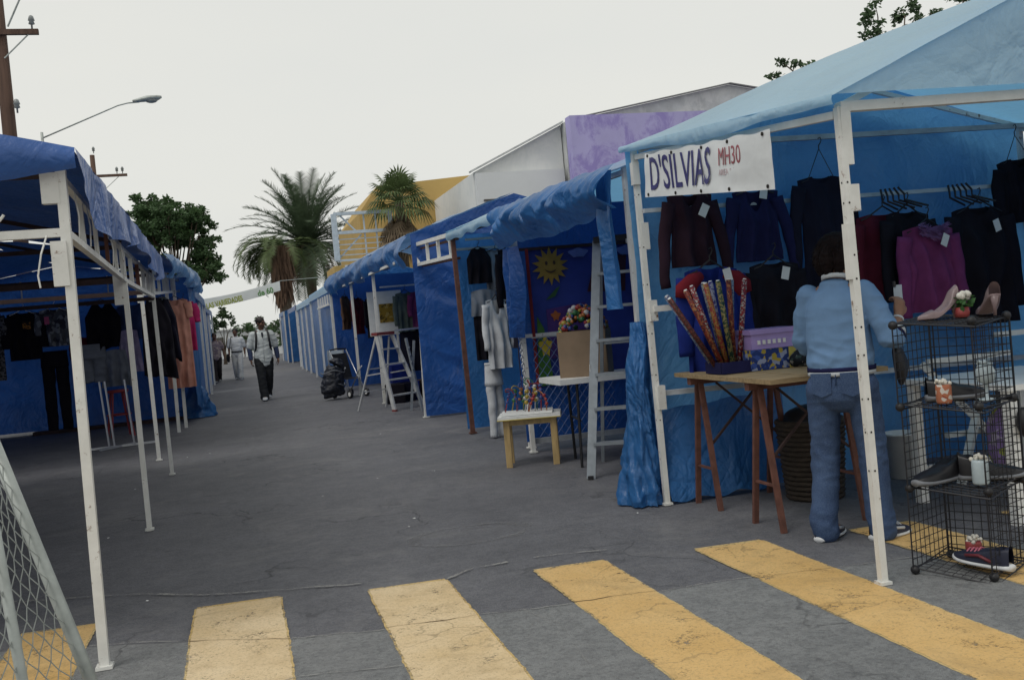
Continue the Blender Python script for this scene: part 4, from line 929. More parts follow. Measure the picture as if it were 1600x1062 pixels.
# ================================================================ GARMENTS
MT['paper_tag'] = mat('pale_price_card', (.62, .62, .60, 1), .7, .1, 8, 0)
def garment(name, label, cat, loc, rz, m, W=.24, L=.55, sleeve=.5, sw=.065, flare=.0, waist=0, neck=(.09, .03), strap=None, out=.05, fuzz=None, tagp=None, hang=.10, depth=.05, seed=1, group=None, hm='black', hem=0, sm=None, tilt=0, hook=True, yoke=None):
    """a top or dress on a hanger: hook at the origin, front towards -Y"""
    r = thing(name, label, cat, loc, rz, group); r.rotation_euler = (0, tilt, rz)
    top = -hang
    def outline(t): return W*(1+flare*t-waist*math.sin(PI*min(1, t*1.15)))*(1 if not strap else (.55+.45*min(1, t*3.5)))
    def sheet(sg):
        def f(u, v):
            s_ = 2*u-1; nd = neck[0] if sg < 0 else neck[1]; zt = top-.17*W*abs(s_)**1.4
            if abs(s_) < .38: zt -= nd*math.cos(s_/.38*PI/2)**.7
            w = outline(v); x = s_*w; z = zt*(1-v)+(top-L)*v
            p = (x*1.0, z, sg*1.0)
            fo = .7*depth*math.sin(s_*(7+seed % 5)+seed+3*nz((x, z, seed), 3, 1))*v+.5*depth*nz((x, z, seed), 6, 2)+.4*depth*ridge((x+z*.5, z*.5, seed), 6, 3)
            if hem and v == 1: z += hem*nz((x, 0, seed), 5, 3)
            y = sg*depth*(.25+.75*min(1, v*2.2))*math.sqrt(max(0, 1-s_*s_))+fo*(1-s_**6)
            return V((x, y, z))
        return f
    mb = MB(); mb.grid(sheet(-1), 26, 26); mb.grid(sheet(1), 26, 18); mb.build('garment_body', m, r, True, False)
    if sleeve:
        for sg in (-1, 1):
            mb = MB(); a = V((sg*W*.93, 0, top-.14*W-.05)); n = 14; pts = []; rad = []
            for i in range(n+1):
                t = i/n; pts.append(a+V((sg*(out*math.sin(t*PI*.55)+.012*nz((t*4, sg, seed), 1, 5)), -.02*t+.015*nz((t*3, sg, seed), 1.2, 6), -sleeve*t)))
                rad.append((sw*(1.05-.35*t)*(1+.12*nz((t*7, sg, seed), 1, 7)), .03*(1+.2*nz((t*6, sg, seed), 1, 8))))
            mb.tube(pts, rad, 10, True, side=(1, 0, 0)); mb.build('sleeve', sm or m, r, True, False)
    if yoke:
        for sg in (-1, 1): mb = MB(); mb.tube([(sg*W*.45, -depth*.4, top-.06), (sg*W*.8, -depth*.5, top-.09), (sg*W*1.08, -.02, top-.15), (sg*W*1.15, -.02, top-.2)], [(.03, .03), (.055, .04), (.075, .04), (.06, .035)], 12, True, side=(1, 0, 0)); mb.build('shoulder_patch', yoke, r, True, False)
    if fuzz:
        mb = MB(); rg = random.Random(seed)
        for i in range(420):
            s_ = rg.uniform(-.5, .5); z = top-.17*W*abs(s_)-neck[0]*.8*math.cos(min(1, abs(s_)/.5)*PI/2)-rg.uniform(-.02, .05); p = V((s_*W*1.0, -depth*.6-rg.uniform(0, .02), z)); d = V((rg.gauss(0, .6), -1, rg.gauss(0, .6))).normalized()*.05; b = d.orthogonal().normalized()*.006
            mb.add([p-b, p+b, p+d], [(0, 1, 2)])
        mb.build('fluffy_collar', fuzz, r, False, False)
    if hook:
        mb = MB(); mb.tube([(0, 0, .012), (.018, 0, .02), (.024, 0, 0), (.012, 0, -.022), (0, 0, -.035), (0, 0, -.06)], .004, 5)
        mb.tube([(0, 0, -.06), (-W*.55, 0, top-.03), (-W*.82, 0, top-.16*W-.015)], .006 if hm != 'wire' else .003, 5); mb.tube([(0, 0, -.06), (W*.55, 0, top-.03), (W*.82, 0, top-.16*W-.015)], .006 if hm != 'wire' else .003, 5)
        mb.build('hanger', hm, r, False, False)
    if tagp:
        x, z, a = tagp; mb = MB(); mb.box((0, 0, 0), (.055, .003, .085)); R_ = Matrix.Rotation(a, 3, 'Y'); mb.v = [tuple(R_ @ V(q)+V((x, -depth-.03, z))) for q in mb.v]; mb.build('price_tag', 'paper_tag', r, False, False)
    return r
def trousers(label, loc, rz, m, W=.17, L=1.0, seed=1, group=None, cat='trousers', hook=True, short=False):
    r = thing('trousers' if not short else 'shorts', label, cat, loc, rz, group); mb = MB(); cr = .26 if not short else .24
    n = 20
    mb.tube([(0, 0, -.05-cr*i/6) for i in range(7)], [(W*(1+.06*i/6), .05+.008*i) for i in range(7)], 16, True, side=(1, 0, 0))
    for sg in (-1, 1):
        pts = [(sg*(W*.5+.01*i/n+.01*nz((i*.4, sg, seed), 1, 2)), .015*nz((i*.35, sg, seed), 1, 3), -.05-cr*.8-(L-cr*.8)*i/n) for i in range(n+1)]
        mb.tube(pts, [(W*.52*(1-.25*i/n if not short else 1+.2*i/n)*(1+.08*nz((i*.6, sg, seed), 1, 5)), .055*(1-.2*i/n)) for i in range(n+1)], 12, True, side=(1, 0, 0))
    mb.build('garment_body', m, r, True, False)
    mb = MB(); mb.tube([(0, 0, -.05), (0, 0, -.078)], [(W*1.03, .056)]*2, 16, True, side=(1, 0, 0)); mb.build('waistband', m, r, True, False)
    if hook:
        mb = MB(); mb.tube([(0, 0, .012), (.018, 0, .02), (.024, 0, 0), (.012, 0, -.022), (0, 0, -.05)], .004, 5); mb.build('hanger', 'black', r, False, False)
    return r
C = cloth
DK = dict(plum=C('dark_plum_knit', (.022, .010, .018, 1)), navy=C('navy_knit', (.012, .013, .055, 1)), ink=C('ink_black_knit', (.010, .010, .022, 1)), black=C('black_knit', (.009, .008, .013, 1)),
          wine=C('wine_red_knit', (.085, .010, .022, 1)), pink=C('magenta_knit', (.165, .034, .112, 1)), red=C('red_fleece', (.15, .012, .02, 1)), royal=C('royal_blue_fleece', (.010, .022, .16, 1)), fluff=C('pale_violet_fluff', (.30, .15, .32, 1)),
          grey=C('grey_marl', (.18, .20, .24, 1)), white=C('white_cotton', (.55, .57, .60, 1)), peach=C('peach_cotton', (.52, .25, .19, 1)), hot=C('hot_pink_cotton', (.42, .03, .13, 1)), khaki=C('grey_green_cloth', (.10, .125, .11, 1)), blue=C('mid_blue_cloth', (.04, .07, .18, 1)), brown=C('brown_plaid_cloth', (.09, .055, .04, 1)))
G1 = 'clothes hung on the pale blue wall'
def r1_clothes():
    y = 6.10; g_ = garment
    g_('sweater', 'dark plum sweater under the banner nearest the corner post', 'sweater', (2.97, y, 2.17), 0, DK['plum'], .165, .50, .56, .05, 0, .10, (.10, .03), out=.08, tagp=(.06, -.24, .5), seed=1, group=G1)
    g_('sweater', 'navy blue vee neck sweater under the lettered banner', 'sweater', (3.46, y, 2.17), 0, DK['navy'], .175, .50, .50, .05, .02, .10, (.16, .03), out=.085, seed=2, group=G1, tagp=(.02, -.145, .2))
    g_('sweater', 'long inky black sweater on a thin wire hanger', 'sweater', (3.98, y, 2.37), 0, DK['ink'], .19, .86, .62, .052, 0, .07, (.06, .02), out=.08, hang=.24, seed=3, group=G1, hm='wire')
    g_('jacket', 'blue fleece jacket with red shoulders behind the paper rolls', 'jacket', (3.02, 5.98, 1.66), 0, DK['royal'], .19, .72, .5, .075, .12, 0, (.12, .02), seed=4, group=G1, tagp=(.07, -.17, -.2), depth=.07, yoke=DK['red'])
    g_('cardigan', 'black buttoned cardigan above the lilac box', 'cardigan', (3.5, 6.0, 1.66), 0, DK['black'], .185, .52, .5, .065, .05, 0, (.05, .02), seed=5, group=G1, tagp=(.03, -.19, .25), depth=.06)
    g_('sweater', 'wine red sweater half hidden behind the magenta one', 'sweater', (4.40, 6.03, 1.94), 0, DK['wine'], .22, .62, .55, .07, 0, 0, (.06, .02), seed=6, group=G1)
    g_('sweater', 'black sweater hanging just behind the magenta one', 'sweater', (4.56, 5.98, 1.94), .25, DK['black'], .22, .62, .55, .07, 0, 0, (.06, .02), seed=16, group=G1)
    g_('sweater', 'bright magenta sweater with a fluffy violet collar', 'sweater', (4.62, 5.86, 1.82), .12, DK['pink'], .225, .60, .55, .062, .02, .02, (.06, .02), fuzz=DK['fluff'], tagp=(.06, -.22, .45), seed=7, group=G1, depth=.06)
    g_('sweater', 'wide black sweater with a white tag beside the magenta one', 'sweater', (5.16, 5.98, 1.94), .1, DK['black'], .26, .85, .66, .075, .06, 0, (.07, .02), seed=8, group=G1, tagp=(.05, -.26, -.3), depth=.07)
    g_('sweater', 'short black top on a wire hanger at the high rail', 'blouse', (5.62, y, 2.40), 0, DK['black'], .20, .48, .42, .062, -.05, .1, (.08, .02), hang=.22, seed=9, group=G1, hm='wire', tagp=(.0, -.36, .3), tilt=-.08)
    rg = random.Random(1)
    for x, lab in ((4.42, 'bunch of black plastic hangers left of the magenta sweater rail'), (4.98, 'bunch of black plastic hangers on the rail over the wide black sweater')):
        r = thing('hanger_bunch', lab, 'hangers', (x, 6.06, 1.99))
        for k in range(5):
            a = -.5+.22*k; mb = MB(); dx = math.cos(a)*.14; dy = -math.sin(a)*.05-.03*k
            mb.tube([(x+.02*k, 6.06-.02*k, 2.0), (x+.03*k, 6.05-.02*k, 1.95), (x+.03*k, 6.05-.02*k, 1.91), (x+.03*k+dx, 6.03+dy, 1.85)], .008, 5); mb.build('hanger', 'black', r)
r1_clothes()

# ---------------------------------------------------------------- near right: goods
def trestle_table():
    r = thing('trestle_table', 'weathered board table on rusty brown trestle legs', 'table', (3.1, 5.45, 0))
    for k in range(3):
        mb = MB(); w = .245; x = 2.745+.125+k*.25; mb.box((x, 5.47, .862+.002*k), (w, 1.24, .026)); o = mb.build('board', 'wood_board', r)
    for y0, y1 in ((4.98, 5.30), (5.74, 6.06)):
        ym = (y0+y1)/2
        MB().bar((2.76, ym, .825), (3.46, ym, .825), .05, .045).build('trestle_beam', 'rust', r)
        for x, sp in ((2.83, 0), (3.36, 0)):
            MB().bar((x, y0, 0), (x+.0, ym-.02, .82), .032, .024).build('leg', 'rust', r); MB().bar((x, y1, 0), (x, ym+.02, .82), .032, .024).build('leg', 'rust', r)
            MB().bar((x, y0+.06, .26), (x, y1-.06, .26), .022, .012).build('stretcher', 'rust', r)
        MB().bar((2.85, ym-.08, .42), (3.3, ym, .8), .014).build('brace', 'rust_dark', r); MB().bar((3.34, ym-.08, .42), (2.95, ym, .8), .014).build('brace', 'rust_dark', r)
trestle_table()
def wrap_rolls():
    r = thing('roll_bin', 'dark blue low bin holding the wrapping paper rolls', 'bin', (2.9, 5.6, .88))
    mb = MB(); x0, x1, y0, y1, z0, z1 = 2.80, 3.0, 5.5, 5.72, .878, .985
    for c, d in ((((x0+x1)/2, y0, .915), (x1-x0, .012, .07)), (((x0+x1)/2, y1, .915), (x1-x0, .012, .07)), ((x0, 5.61, .915), (.012, y1-y0-.014, .07)), ((x1, 5.61, .915), (.012, y1-y0-.014, .07)), (((x0+x1)/2, 5.61, .883), (x1-x0-.014, y1-y0-.014, .01))): mb.box(c, d)
    mb.build('bin_shell', DK['navy'], r)
    inks = {'red and white': ((0.198, 0.019, 0.022, 1), [(0.341, 0.322, 0.310, 1), (0.074, 0.019, 0.037, 1)]), 'rust red': ((0.174, 0.031, 0.019, 1), [(0.279, 0.124, 0.050, 1), (0.050, 0.012, 0.019, 1)]), 'dark brown': ((0.043, 0.019, 0.017, 1), [(0.124, 0.037, 0.031, 1)]), 'gold': ((0.223, 0.136, 0.037, 1), [(0.186, 0.025, 0.025, 1)]),
            'silver grey': ((0.186, 0.192, 0.205, 1), [(0.050, 0.056, 0.087, 1)]), 'dark green': ((0.012, 0.037, 0.025, 1), [(0.186, 0.155, 0.062, 1)]), 'violet blue': ((0.037, 0.031, 0.155, 1), [(0.248, 0.248, 0.310, 1)]), 'pale blue': ((0.155, 0.217, 0.310, 1), [(0.341, 0.341, 0.341, 1), (0.031, 0.050, 0.155, 1)])}
    pm = {k: printed('paper_'+k.replace(' ', '_'), b, s_, 110, .5, .45) for k, (b, s_) in inks.items()}
    spec = [('dark brown', 2.83, 5.60, -.30, -.02, 'dark brown wrapping roll leaning farthest out over the table end'), ('pale blue', 2.84, 5.66, -.27, .05, 'pale blue wrapping roll beside the outermost brown one'), ('rust red', 2.86, 5.58, -.22, 0, 'rust red wrapping roll third in the leaning bunch'),
            ('red and white', 2.87, 5.63, -.15, .03, 'red and white wrapping roll in the middle of the bunch'), ('gold', 2.885, 5.58, -.12, -.02, 'gold wrapping roll in the middle of the bunch'), ('silver grey', 2.90, 5.64, -.09, .04, 'silver grey wrapping roll in the middle of the bunch'), ('dark green', 2.905, 5.55, -.06, .0, 'dark green wrapping roll in the middle of the bunch'),
            ('violet blue', 2.915, 5.68, -.03, .05, 'violet blue wrapping roll behind the bunch'), ('rust red', 2.935, 5.6, .01, .0, 'thin rust red roll almost upright in the bunch'), ('pale blue', 2.95, 5.66, .06, .03, 'pale blue wrapping roll tilting towards the black cardigan'), ('red and white', 2.965, 5.60, .09, .0, 'red and white wrapping roll tilting towards the black cardigan')]
    for k, x, y, dx, dy, lab in spec:
        r = thing('wrapping_roll', lab, 'wrapping paper', (x, y, .89), 0, 'rolls of wrapping paper'); a, b = V((x, y, .892)), V((x+dx*1.0, y+dy, .892+math.sqrt(max(.1, .56**2-dx*dx))))
        MB().tube([a, b], .0165, 10).build('paper', pm[k], r, True); d = (b-a).normalized(); MB().tube([b, b+d*.006], .011, 8).build('tube_end', 'white', r)
wrap_rolls()
def table_goods():
    lil = mat('lilac_plastic', (.30, .22, .48, 1), .4, .1)
    r = thing('lilac_box', 'lilac plastic box with a lid on the trestle table', 'box', (3.14, 5.62, .98)); pat = printed('blue_gift_print', (.02, .04, .16, 1), [(.25, .28, .4, 1), (.35, .27, .05, 1), (.04, .08, .3, 1)], 40, .4)
    MB().box((3.16, 5.60, 1.055), (.30, .2, .095)).build('box_body', lil, r); MB().box((3.16, 5.60, 1.115), (.32, .22, .03)).build('lid', lil, r)
    for k in range(6): MB().box((3.06+.035*k, 5.497, 1.05), (.018, .006, .025)).build('printed_letter', 'paper_tag', r)
    r = thing('gift_box', 'blue patterned gift box with a yellow ribbon under the lilac box', 'box', (3.16, 5.60, .88)); MB().box((3.155, 5.60, .943), (.33, .24, .125)).build('box_body', pat, r); MB().box((3.27, 5.474, .943), (.045, .008, .128)).build('ribbon', mat('yellow_ribbon', (.38, .32, .07, 1)), r)
    mb = MB(); mb.ball((3.36, 5.45, .93), .12, 20, 12, (1.05, .6, .52)); mb.v = [(a+.012*nz((a, b, c), 14, 1), b+.012*nz((a, b, c), 14, 2), max(.878, c+.014*nz((a, b, c), 12, 3))) for a, b, c in mb.v]
    tag(mb.build('striped_bag', printed('dark_stripe', (.012, .015, .022, 1), [(.2, .2, .19, 1), (.03, .05, .05, 1)], 50, .75), None, True), 'dark patterned soft bag lying on the trestle table', 'bag')
    # wicker basket under the table
    wk = mat('dark_wicker', (.055, .042, .032, 1), .8, .45, 20, .6, 60, sx=(1, 1, 3), dist=.02); bx, by = 3.50, 5.72
    r = thing('wicker_basket', 'round dark wicker basket on the ground under the trestle table', 'basket', (bx, by, 0)); mb = MB()
    for k in range(15):
        z = .02+k*.032; rr = .165+.035*k/14; n = 40
        pts = [(bx+(rr+.008*((i+k) % 2))*math.cos(2*PI*i/n), by+(rr+.008*((i+k) % 2))*math.sin(2*PI*i/n), z) for i in range(n+1)]; mb.tube(pts, .017, 5, False)
    mb.build('weave', wk, r, True); MB().tube([(bx+.205*math.cos(2*PI*i/32), by+.205*math.sin(2*PI*i/32), .50) for i in range(33)], .02, 7, False).build('rim', wk, r, True)
    MB().lathe([(.15, .02), (.17, .3), (.19, .47)], (bx, by, 0), 24).build('lining', 'hole', r, True)
    mb = MB(); mb.ball((bx, by, .50), .17, 20, 12, (1, 1, .55)); mb.v = [(a+.03*nz((a, b, c), 8, 1), b+.03*nz((a, b, c), 8, 2), c+.03*nz((a, b, c), 9, 3)) for a, b, c in mb.v]
    tag(mb.build('cloth_heap', 'black', None, True), 'black heap of cloth filling the wicker basket', 'cloth')
    # white waste basket with slots
    wx, wy = 4.32, 5.9; r = thing('waste_basket', 'white plastic waste basket standing behind the wire rack', 'basket', (wx, wy, 0)); MB().lathe([(.0, .004), (.1, .004), (.125, .30), (.132, .30), (.132, .312), (.12, .312), (.095, .012), (0, .012)], (wx, wy, 0), 24).build('tub', 'white', r, True)
    # white table at the picture's edge, lilac bag
    r = thing('white_table', 'white table beside the wire rack at the picture edge', 'table', (4.25, 4.75, 0)); MB().box((4.28, 4.78, .735), (.86, .86, .03)).build('tabletop', 'white', r)
    for x, y in ((3.89, 4.40), (4.66, 4.4), (3.89, 5.17), (4.66, 5.17)): MB().box((x, y, .36), (.055, .055, .72)).build('leg', 'white', r)
    MB().box((4.28, 5.17, .2), (.7, .03, .04)).build('stretcher', 'white', r)
    mb = MB(); mb.ball((4.02, 4.62, .42), .12, 18, 12, (.5, .9, 1.5)); mb.v = [(a+.02*nz((a, b, c), 10, 1), b+.02*nz((a, b, c), 10, 2), c) for a, b, c in mb.v]
    tag(mb.build('lilac_bag', printed('lilac_print', (.24, .17, .40, 1), [(.4, .36, .5, 1), (.3, .35, .08, 1)], 20, .6), None, True), 'lilac flowered bag hanging from the white table', 'bag')
    mb = MB(); mb.ball((3.93, 4.34, .55), .07, 14, 10, (.7, .6, 1.1)); mb.v = [(a, b, c+.015*nz((a, b, c), 14, 3)) for a, b, c in mb.v]; tag(mb.build('black_bag', 'black', None, True), 'small black bag on the white table leg', 'bag')
    # white folding stand with crossed legs behind the rack
    r = thing('folding_stand', 'white folding stand with crossed legs against the blue wall', 'stand', (4.75, 5.6, 0)); 
    for a, b in (((4.4, 5.45, 0), (4.95, 5.75, .78)), ((4.95, 5.45, 0), (4.4, 5.75, .78)), ((5.0, 5.45, 0), (5.4, 5.75, .95))): MB().bar(a, b, .045).build('leg', 'pole', r)
    for z, x0, x1 in ((.30, 4.45, 5.15), (.80, 4.35, 5.0), (.93, 4.9, 5.45)): MB().bar((x0, 5.62, z), (x1, 5.62, z), .035).build('crossbar', 'pole', r)
    mb = MB(); patch(mb, (4.75, 5.5, .1), (5.35, 5.5, .1), (5.3, 5.58, .7), (4.8, 5.58, .7), .05, .03, 0, 3, .03, 3); tag(mb.build('dark_cloth_pile', 'black', None, True), 'dark clothes draped on the white folding stand', 'clothes')
table_goods()

# wire cube rack
P0, P1, P3 = V((2.88, 3.92, 0)), V((3.07, 3.64, 0)), V((3.18, 4.05, 0)); U1, U2 = (P1-P0), (P3-P0)
HT = .375
def wire_panel():
    mb = MB(); n = 9; s_ = .355
    for k in range(n+1):
        t = -s_/2+s_*k/n; w = .0021 if 0 < k < n else .0040
        mb.tube([(t, 0, -s_/2), (t, 0, s_/2)], w, 4, False); mb.tube([(-s_/2, 0, t), (s_/2, 0, t)], w, 4, False)
    return mb
def wire_rack():
    r = thing('wire_cube_rack', 'black wire cube rack with three open tiers of shoes', 'rack', (3.12, 3.84, 0)); base = None
    def put(c, ax_x, ax_z):
        nonlocal base
        if base is None: base = wire_panel().build('grid_panel', 'wire', None); o = base
        else: o = base.copy(); col.objects.link(o)
        o.parent = r; x = V(ax_x).normalized(); z = V(ax_z).normalized(); y = z.cross(x)
        M = Matrix(((x.x, y.x, z.x, c.x-r.location.x), (x.y, y.y, z.y, c.y-r.location.y), (x.z, y.z, z.z, c.z-r.location.z), (0, 0, 0, 1)))
        o.matrix_local = M @ Matrix.Diagonal((1, 1, 1, 1))
    up = V((0, 0, 1)); j = [V((0, 0, 0)), V((.004, .0, 0)), V((-.008, .004, 0)), V((-.012, .004, 0))]
    for k in range(3):
        b = P0+j[k]+up*(.025+HT*k); h = up*HT
        put(b+U2*.5+h*.5, U2, up); put(b+U1+U2*.5+h*.5, U2, up); put(b+U2+U1*.5+h*.5, U1, up)
        put(b+U1*.5+U2*.5+h, U1, U2)
        if k == 0: put(b+U1*.5+U2*.5, U1, U2)
    mb = None
    for k in range(4):
        for a in (P0, P1, P3, P1+U2):
            c = a+j[k]+up*(.025+HT*k); MB().ball(c, .021, 10, 8).build('ball_connector', 'black', r, True)
wire_rack()
# shoes ------------------------------------------------------------
def shoe(label, loc, rz, um, sm_, L=.27, cat='shoe', lace=None, boot=0, group=None, panel=None):
    r = thing('shoe', label, cat, loc, rz, group); n = 16
    def sec(t, grow=0): # half width, height along the last, toe at +x
        w = .046*(.82+.35*math.sin(PI*(t**1.3)))*(1-.0*t); w *= min(1, math.sqrt(max(0, 1-((t-.5)/.52)**6)))+.02
        h = (.115+boot) if t < .22 else (.115+boot-(t-.22)/.33*(.045+boot) if t < .55 else .07-.03*((t-.55)/.45)**1.6)
        return w+grow, h
    mb = MB(); mb.tube([((t-.5)*L*1.03, 0, .016+.006*max(0, t-.8)*5) for t in [i/n for i in range(n+1)]], [(sec(i/n, .006)[0], .016) for i in range(n+1)], 12, True, side=(0, 1, 0)); mb.build('sole', sm_, r, True, False)
    vs = []; m = 12
    for i in range(n+1):
        t = i/n; w, h = sec(t)
        for k in range(m+1):
            a = PI*k/m; y = w*math.cos(a); z = .026+(h-.026)*math.sin(a)**.62
            if t < .42 and abs(math.cos(a)) < .55: z -= .045*(1-t/.42)*0+.03*math.sin(PI*t/.42)
            vs.append(((t-.5)*L, y, z))
    mb = MB(); mb.add(vs, [(i*(m+1)+k, i*(m+1)+k+1, (i+1)*(m+1)+k+1, (i+1)*(m+1)+k) for i in range(n) for k in range(m)]); mb.build('upper', um, r, True, False)
    if lace:
        for k in range(4):
            t = .50+.07*k; w, h = sec(t); mb = MB(); mb.tube([((t-.5)*L, -.028, h-.005), ((t-.48)*L, 0, h+.006), ((t-.5)*L, .028, h-.005)], .0045, 5); mb.build('lace', lace, r, True, False)
    if panel:
        for sg in (-1, 1): mb = MB(); mb.tube([(-.08, sg*.05, .04), (-.02, sg*.054, .06), (.05, sg*.053, .05)], .008, 6); mb.build('side_stripe', panel, r, True, False)
    return r
MT['shoe_navy'] = mat('dark_navy_shoe', (.018, .022, .045, 1), .5); MT['shoe_red'] = mat('dark_red_trim', (.13, .02, .03, 1), .5); MT['shoe_black'] = mat('black_leather', (.012, .012, .015, 1), .35)
MT['sole_white'] = mat('white_rubber', (.6, .62, .64, 1), .5); MT['sole_grey'] = mat('grey_rubber', (.16, .17, .19, 1), .6); MT['pink'] = mat('pink_trim', (.45, .12, .18, 1), .5); MT['taupe'] = mat('taupe_patent', (.20, .145, .15, 1), .35)
def ang(v): return math.atan2(v.y, v.x)
cc = P0+U1*.5+U2*.5; a1 = ang(U1)
shoe('dark navy sneaker with white sole in the lowest rack tier', (cc.x+.015, cc.y-.06, .033), a1+PI+.45-1.25+.4, 'shoe_navy', 'sole_white', .29, 'sneaker', 'pink', .0, None, 'shoe_red')
z1 = .025+HT+.008; z2 = .025+2*HT+.008; z3 = .025+3*HT+.008
shoe('black lace up shoe facing out on the second rack tier', (cc.x-.10, cc.y+.06, z1), PI+.2, 'shoe_black', 'sole_grey', .28, 'shoe')
shoe('black shoe partner turned towards the table on the second tier', (cc.x+.13, cc.y-.02, z1), -.5, 'shoe_black', 'sole_grey', .28, 'shoe', None, .02)
shoe('black shoe beside the clear goblet on the third rack tier', (cc.x+.02, cc.y+.04, z2), -.35, 'shoe_black', 'sole_grey', .26, 'shoe')
def heel(label, loc, rz):
    r = thing('heeled_shoe', label, 'shoe', loc, rz); n = 14; L = .20; pts = []; rad = []
    for i in range(n+1):
        t = i/n; x = (t-.5)*L; z = .085*(1-min(1, t/.62))**1.3+.008; pts.append((x, 0, z)); rad.append((.034*(.75+.4*math.sin(PI*t))*(1 if t < .8 else max(.12, 1-((t-.8)/.2)**1.5)), .006))
    MB().tube(pts, rad, 10, True, side=(0, 1, 0)).build('sole', 'taupe', r, True, False)
    mb = MB(); vs = []; m = 10
    for i in range(n+1):
        t = i/n; x = (t-.5)*L; h = .058 if t < .2 else (.035 if t < .55 else .045*(1-(t-.55)/.6)); w = rad[i][0]
        for k in range(m+1): a = PI*k/m; s_ = math.sin(a)**.5; hh = h*s_ if not (.22 < t < .62) else h*.75*min(1, abs(math.cos(a))+.1)*s_; vs.append((x, w*math.cos(a), pts[i][2]+hh))
    mb.add(vs, [(i*(m+1)+k, i*(m+1)+k+1, (i+1)*(m+1)+k+1, (i+1)*(m+1)+k) for i in range(n) for k in range(m)]); mb.build('upper', 'taupe', r, True, False)
    MB().tube([(-L*.46, 0, .088), (-L*.44, 0, .04), (-L*.43, 0, 0)], [.02, .01, .007], 8).build('heel', 'taupe', r, True, False)
heel('taupe pointed heel lying sideways on top of the wire rack', (cc.x-.03, cc.y+.06, z3), PI-.1); heel('taupe pointed heel facing the wall on top of the rack', (cc.x+.17, cc.y-.03, z3), 1.2)
MT['glass_pale'] = mat('frosted_jar', (.42, .50, .54, 1), .25, .2); MT['wax_red'] = mat('red_wax', (.28, .05, .05, 1), .5); MT['orange_print'] = printed('orange_cup_print', (.42, .16, .09, 1), [(.6, .55, .5, 1), (.3, .08, .05, 1)], 50, .5); MT['ivory'] = mat('ivory_flowers', (.62, .6, .54, 1), .8); MT['plant'] = leafmat('artificial_leaf', (.06, .16, .05, 1))
def jar(name, label, cat, loc, rad, h, m, topm, stem=False, seed=1):
    r = thing(name, label, cat, loc)
    if stem: MB().lathe([(.034, 0), (.034, .006), (.008, .012), (.007, .07), (.036, .085), (.042, .13), (.03, .16), (.028, .16)], (0, 0, 0), 16).build('goblet_body', m, r, True, False)
    else: MB().lathe([(rad*.9, 0), (rad, .01), (rad, h-.01), (rad*.93, h), (rad*.8, h)], (0, 0, 0), 18).build('jar_body', m, r, True, False)
    mb = MB(); rg = random.Random(seed)
    for k in range(26): mb.ball((rg.uniform(-1, 1)*rad*.8, rg.uniform(-1, 1)*rad*.8, h+rg.uniform(-.005, .02)), rg.uniform(.005, .011), 6, 5)
    mb.build('flower_trim', topm, r, True, False)
jar('candle_jar', 'orange printed candle jar with ivory trim on the third tier', 'candle', (cc.x-.10, cc.y-.03, z2), .034, .085, 'orange_print', 'ivory')
jar('goblet', 'clear footed goblet on the third rack tier', 'goblet', (cc.x+.07, cc.y-.10, z2), .03, .155, 'glass_pale', 'glass_pale', True)
jar('candle_jar', 'pale frosted candle jar on the second rack tier', 'candle', (cc.x+.02, cc.y-.08, z1), .036, .11, 'glass_pale', 'ivory', False, 3)
jar('candle_jar', 'red candle jar behind the sneaker in the lowest tier', 'candle', (cc.x+.06, cc.y+.05, .033), .036, .085, 'wax_red', 'ivory', False, 4)
def ornament():
    r = thing('flower_ornament', 'green and white flower ornament between the heels on the rack', 'ornament', (cc.x+.08, cc.y+.03, z3)); MB().lathe([(.03, 0), (.035, .02), (.03, .045)], (0, 0, 0), 14).build('pot', 'wax_red', r, True, False)
    mb = MB(); rg = random.Random(4); leaves(mb, (0, 0, .065), (.045, .045, .03), 70, .035, rg); mb.build('leafage', 'plant', r, False, False)
    mb = MB(); [mb.ball((rg.uniform(-.03, .03), rg.uniform(-.03, .03), .09+rg.uniform(0, .02)), .016, 7, 5) for _ in range(9)]; mb.build('blossoms', 'ivory', r, True, False)
ornament()

